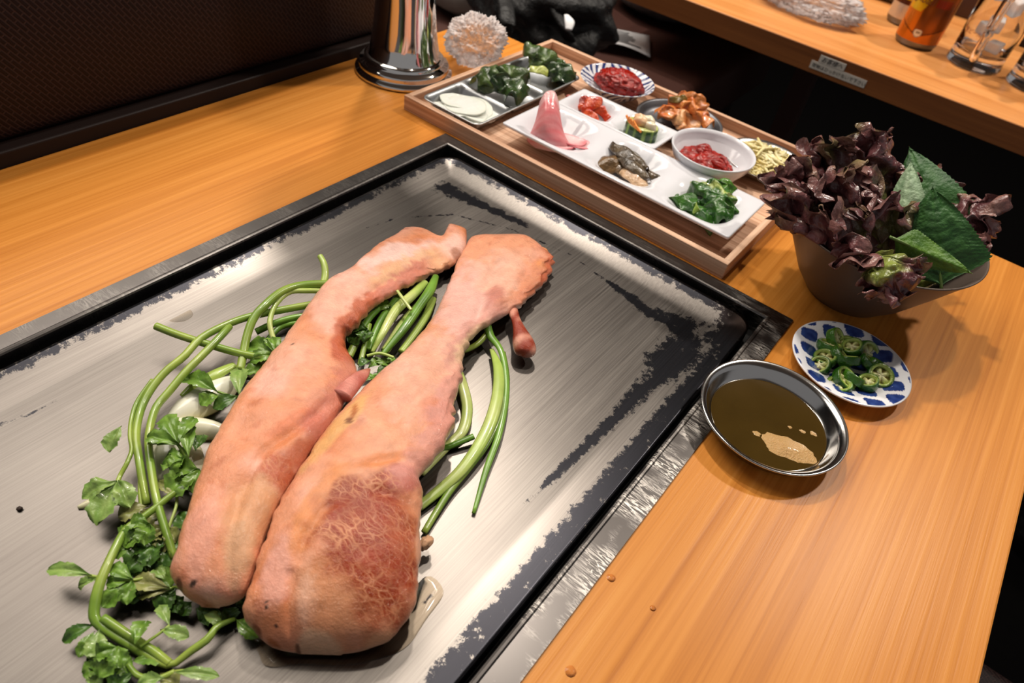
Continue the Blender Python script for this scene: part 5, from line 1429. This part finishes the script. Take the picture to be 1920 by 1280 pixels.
# stuffed cucumber
cu0 = at(1196, 264, .012)
ck = thing('stuffed_cucumber', 'green cucumber chunk stuffed with radish and carrot', 'cucumber', cu0 - Vector((0, 0, .003)))
CUZ = cu0.z
vs, fs = lathe(cu0 - Vector((0, 0, .003)), [(0, 0), (.0145, 0), (.016, .0015), (.0165, .011), (.0160, .0215), (.0148, .023), (0, .023)], 60, False, False)
mesh('cucumber', [Vector((cu0.x + (v.x - cu0.x) * 1.15, cu0.y + (v.y - cu0.y) * .95, v.z)) for v in vs], fs, M_FOOD, ck, col=[lin((206, 214, 130)) if v.z > cu0.z + .0188 else (mixc(lin((28, 66, 24)), lin((120, 150, 62)), sstep(.3, .8, math.sin(11 * math.atan2(v.y - cu0.y, v.x - cu0.x)))) ) for v in vs])
for k, (dx, dy, dz, L, an, c) in enumerate(((-.006, .004, .018, .016, .4, (236, 190, 150)), (.004, .003, .020, .016, 1.2, (240, 226, 196)), (.009, -.001, .017, .015, .8, (238, 224, 196)), (-.002, -.004, .019, .014, 2.0, (240, 200, 160)))):
    vs, fs = ico(cu0 + Vector((dx, dy, dz + .004)), .0065, 3, lambda d: 1 + .2 * nz((d.x * 2 + k, d.y * 2, d.z * 2)), (1.2, .8, .9))
    mesh('radish_chunk', vs, fs, M_RADISH, ck, col=[lin(c)] * len(vs))
for k in range(4):
    q = cu0 + Vector((-.012 + .004 * k, -.010 - .0015 * k, .0215))
    vs, fs = tube([q + Vector((-.006, .003, .003)), q + Vector((0, 0, 0)), q + Vector((.008, -.003, -.002))], [.0012, .0014, .0012], 10, 6)
    mesh('carrot_strip', vs, fs, M_FOOD, ck, col=[lin((232, 130, 30))] * len(vs))
# mushrooms
MS1, MS2, MS3 = (lin((122, 92, 58)), lin((86, 66, 44))), (lin((60, 52, 44)), lin((104, 88, 66))), (lin((214, 178, 142)), lin((190, 150, 114)))
for i, (u, v, z, L, W, an, cc, lab, tl) in enumerate(((1142, 312, .012, .028, .022, 1.3, MS1, 'tan angular mushroom piece at the left of the middle compartment', .2), (1178, 300, .020, .044, .018, -.25, MS2, 'long dark mushroom cap strip at the back of the middle compartment', 0), (1185, 318, .019, .040, .014, -.35, MS2, 'glossy grey brown mushroom strip in the middle compartment', 0), (1188, 338, .013, .034, .018, -.45, MS3, 'pale cream mushroom stalk in front in the middle compartment', 0), (1215, 330, .014, .022, .012, .2, MS2, 'small dark curled mushroom end at the right of the middle compartment', 0), (1160, 318, .011, .030, .016, -.5, MS1, 'brown mushroom slice at the bottom of the middle compartment', 0))):
    leafpiece(u, v, z, L * 1.2, W * 1.25, an, cc, lab, 'mushroom pieces', 'mushroom_piece', 'mushroom', seed=i + 60, arch=.55, rough=.0022, tilt=tl)
# kimchi on the dark dish
KM = (lin((196, 92, 34)), lin((226, 142, 72)))
KM2 = (lin((210, 120, 60)), lin((236, 178, 124)))
for i, (u, v, z, L, W, an, cc, lab) in enumerate(((1270, 228, .012, .046, .030, .2, KM2, 'pale orange kimchi leaf at the bottom front of the kimchi heap'), (1250, 215, .018, .034, .024, 1.2, KM, 'orange kimchi leaf at the left of the kimchi heap'), (1305, 222, .018, .044, .026, -.3, KM, 'broad orange kimchi leaf at the right of the kimchi heap'), (1285, 205, .024, .042, .024, .1, KM, 'ribbed kimchi leaf in the middle of the kimchi heap'), (1300, 192, .031, .040, .018, -.1, (lin((170, 96, 40)), lin((206, 122, 56))), 'brownish orange kimchi leaf on top of the kimchi heap'), (1272, 190, .031, .020, .014, .6, (lin((96, 84, 36)), lin((140, 110, 50))), 'olive green kimchi leaf tip at the top left of the kimchi heap'), (1275, 240, .010, .040, .016, -.5, KM2, 'pale kimchi rib lowest in front of the heap'))):
    leafpiece(u, v, z, L, W, an, cc, lab, 'kimchi leaves on the dark dish', 'kimchi_leaf', 'kimchi', seed=i + 80, arch=.6, rough=.006, fr=110)
# sprouts
gs = []
for i in range(210):
    a = R_.uniform(0, 2 * PI); r = .034 * math.sqrt(R_.random()); an = R_.uniform(0, PI)
    zc = .006 + .016 * (1 - (r / .038) ** 2) * R_.random()
    c = sc_ + Vector((r * math.cos(a), r * math.sin(a), zc)); L = R_.uniform(.010, .018)
    d = Vector((math.cos(an), math.sin(an), R_.uniform(-.15, .15))) * L
    s_ = Vector((-math.sin(an), math.cos(an), .3)) * R_.uniform(-.006, .006)
    pts = [c - d, c + s_, c + d]
    pts = [sc_ + (q - sc_) * min(1, .041 / max(1e-6, (q - sc_).xy.length)) if (q - sc_).xy.length > .041 else q for q in pts]
    pts = [Vector((q.x, q.y, max(q.z, sc_.z + .005 + max(0, math.hypot(q.x - sc_.x, q.y - sc_.y) - .03) * .6))) for q in pts]
    gs.append(tube(pts, [.0014, .0017, .0013], 9, 6))
vs, fs = join(*gs)
tag(mesh('bean_sprouts', vs, fs, M_FOOD, org=sc_ + Vector((0, 0, .004)), col=[mixc(lin((242, 232, 188)), lin((226, 204, 128)), .4 + nz(v * 60)) for v in vs]), 'tangle of pale yellow bean sprouts in the steel dish', 'sprouts', None, 'stuff')
# greens in the right compartment
GN = (lin((30, 74, 26)), lin((66, 112, 40)))
for i, (u, v, z, L, W, an, cc, st, lab) in enumerate(((1330, 372, .018, .046, .030, .15, GN, (188, 200, 110), 'folded green leaf with a pale rib on top of the greens'), (1345, 400, .016, .044, .034, -.9, GN, None, 'broad dark leaf at the front right of the greens'), (1285, 388, .012, .034, .024, .5, GN, None, 'frilly leaf at the left of the greens'), (1300, 396, .014, .034, .012, -.5, (lin((170, 190, 90)), lin((130, 164, 60))), (220, 220, 160), 'pale yellow green stalk across the front of the greens'), (1350, 358, .022, .030, .020, .4, (lin((60, 110, 30)), lin((96, 140, 50))), None, 'bright green leaf tip at the back of the greens'), (1315, 412, .010, .036, .024, -.4, GN, None, 'dark leaf lowest at the front of the greens'))):
    leafpiece(u, v, z, L, W, an, cc, lab, 'seasoned greens', 'cooked_leaf', 'greens', seed=i + 100, arch=.65, rough=.007, stripe=st, fr=120)
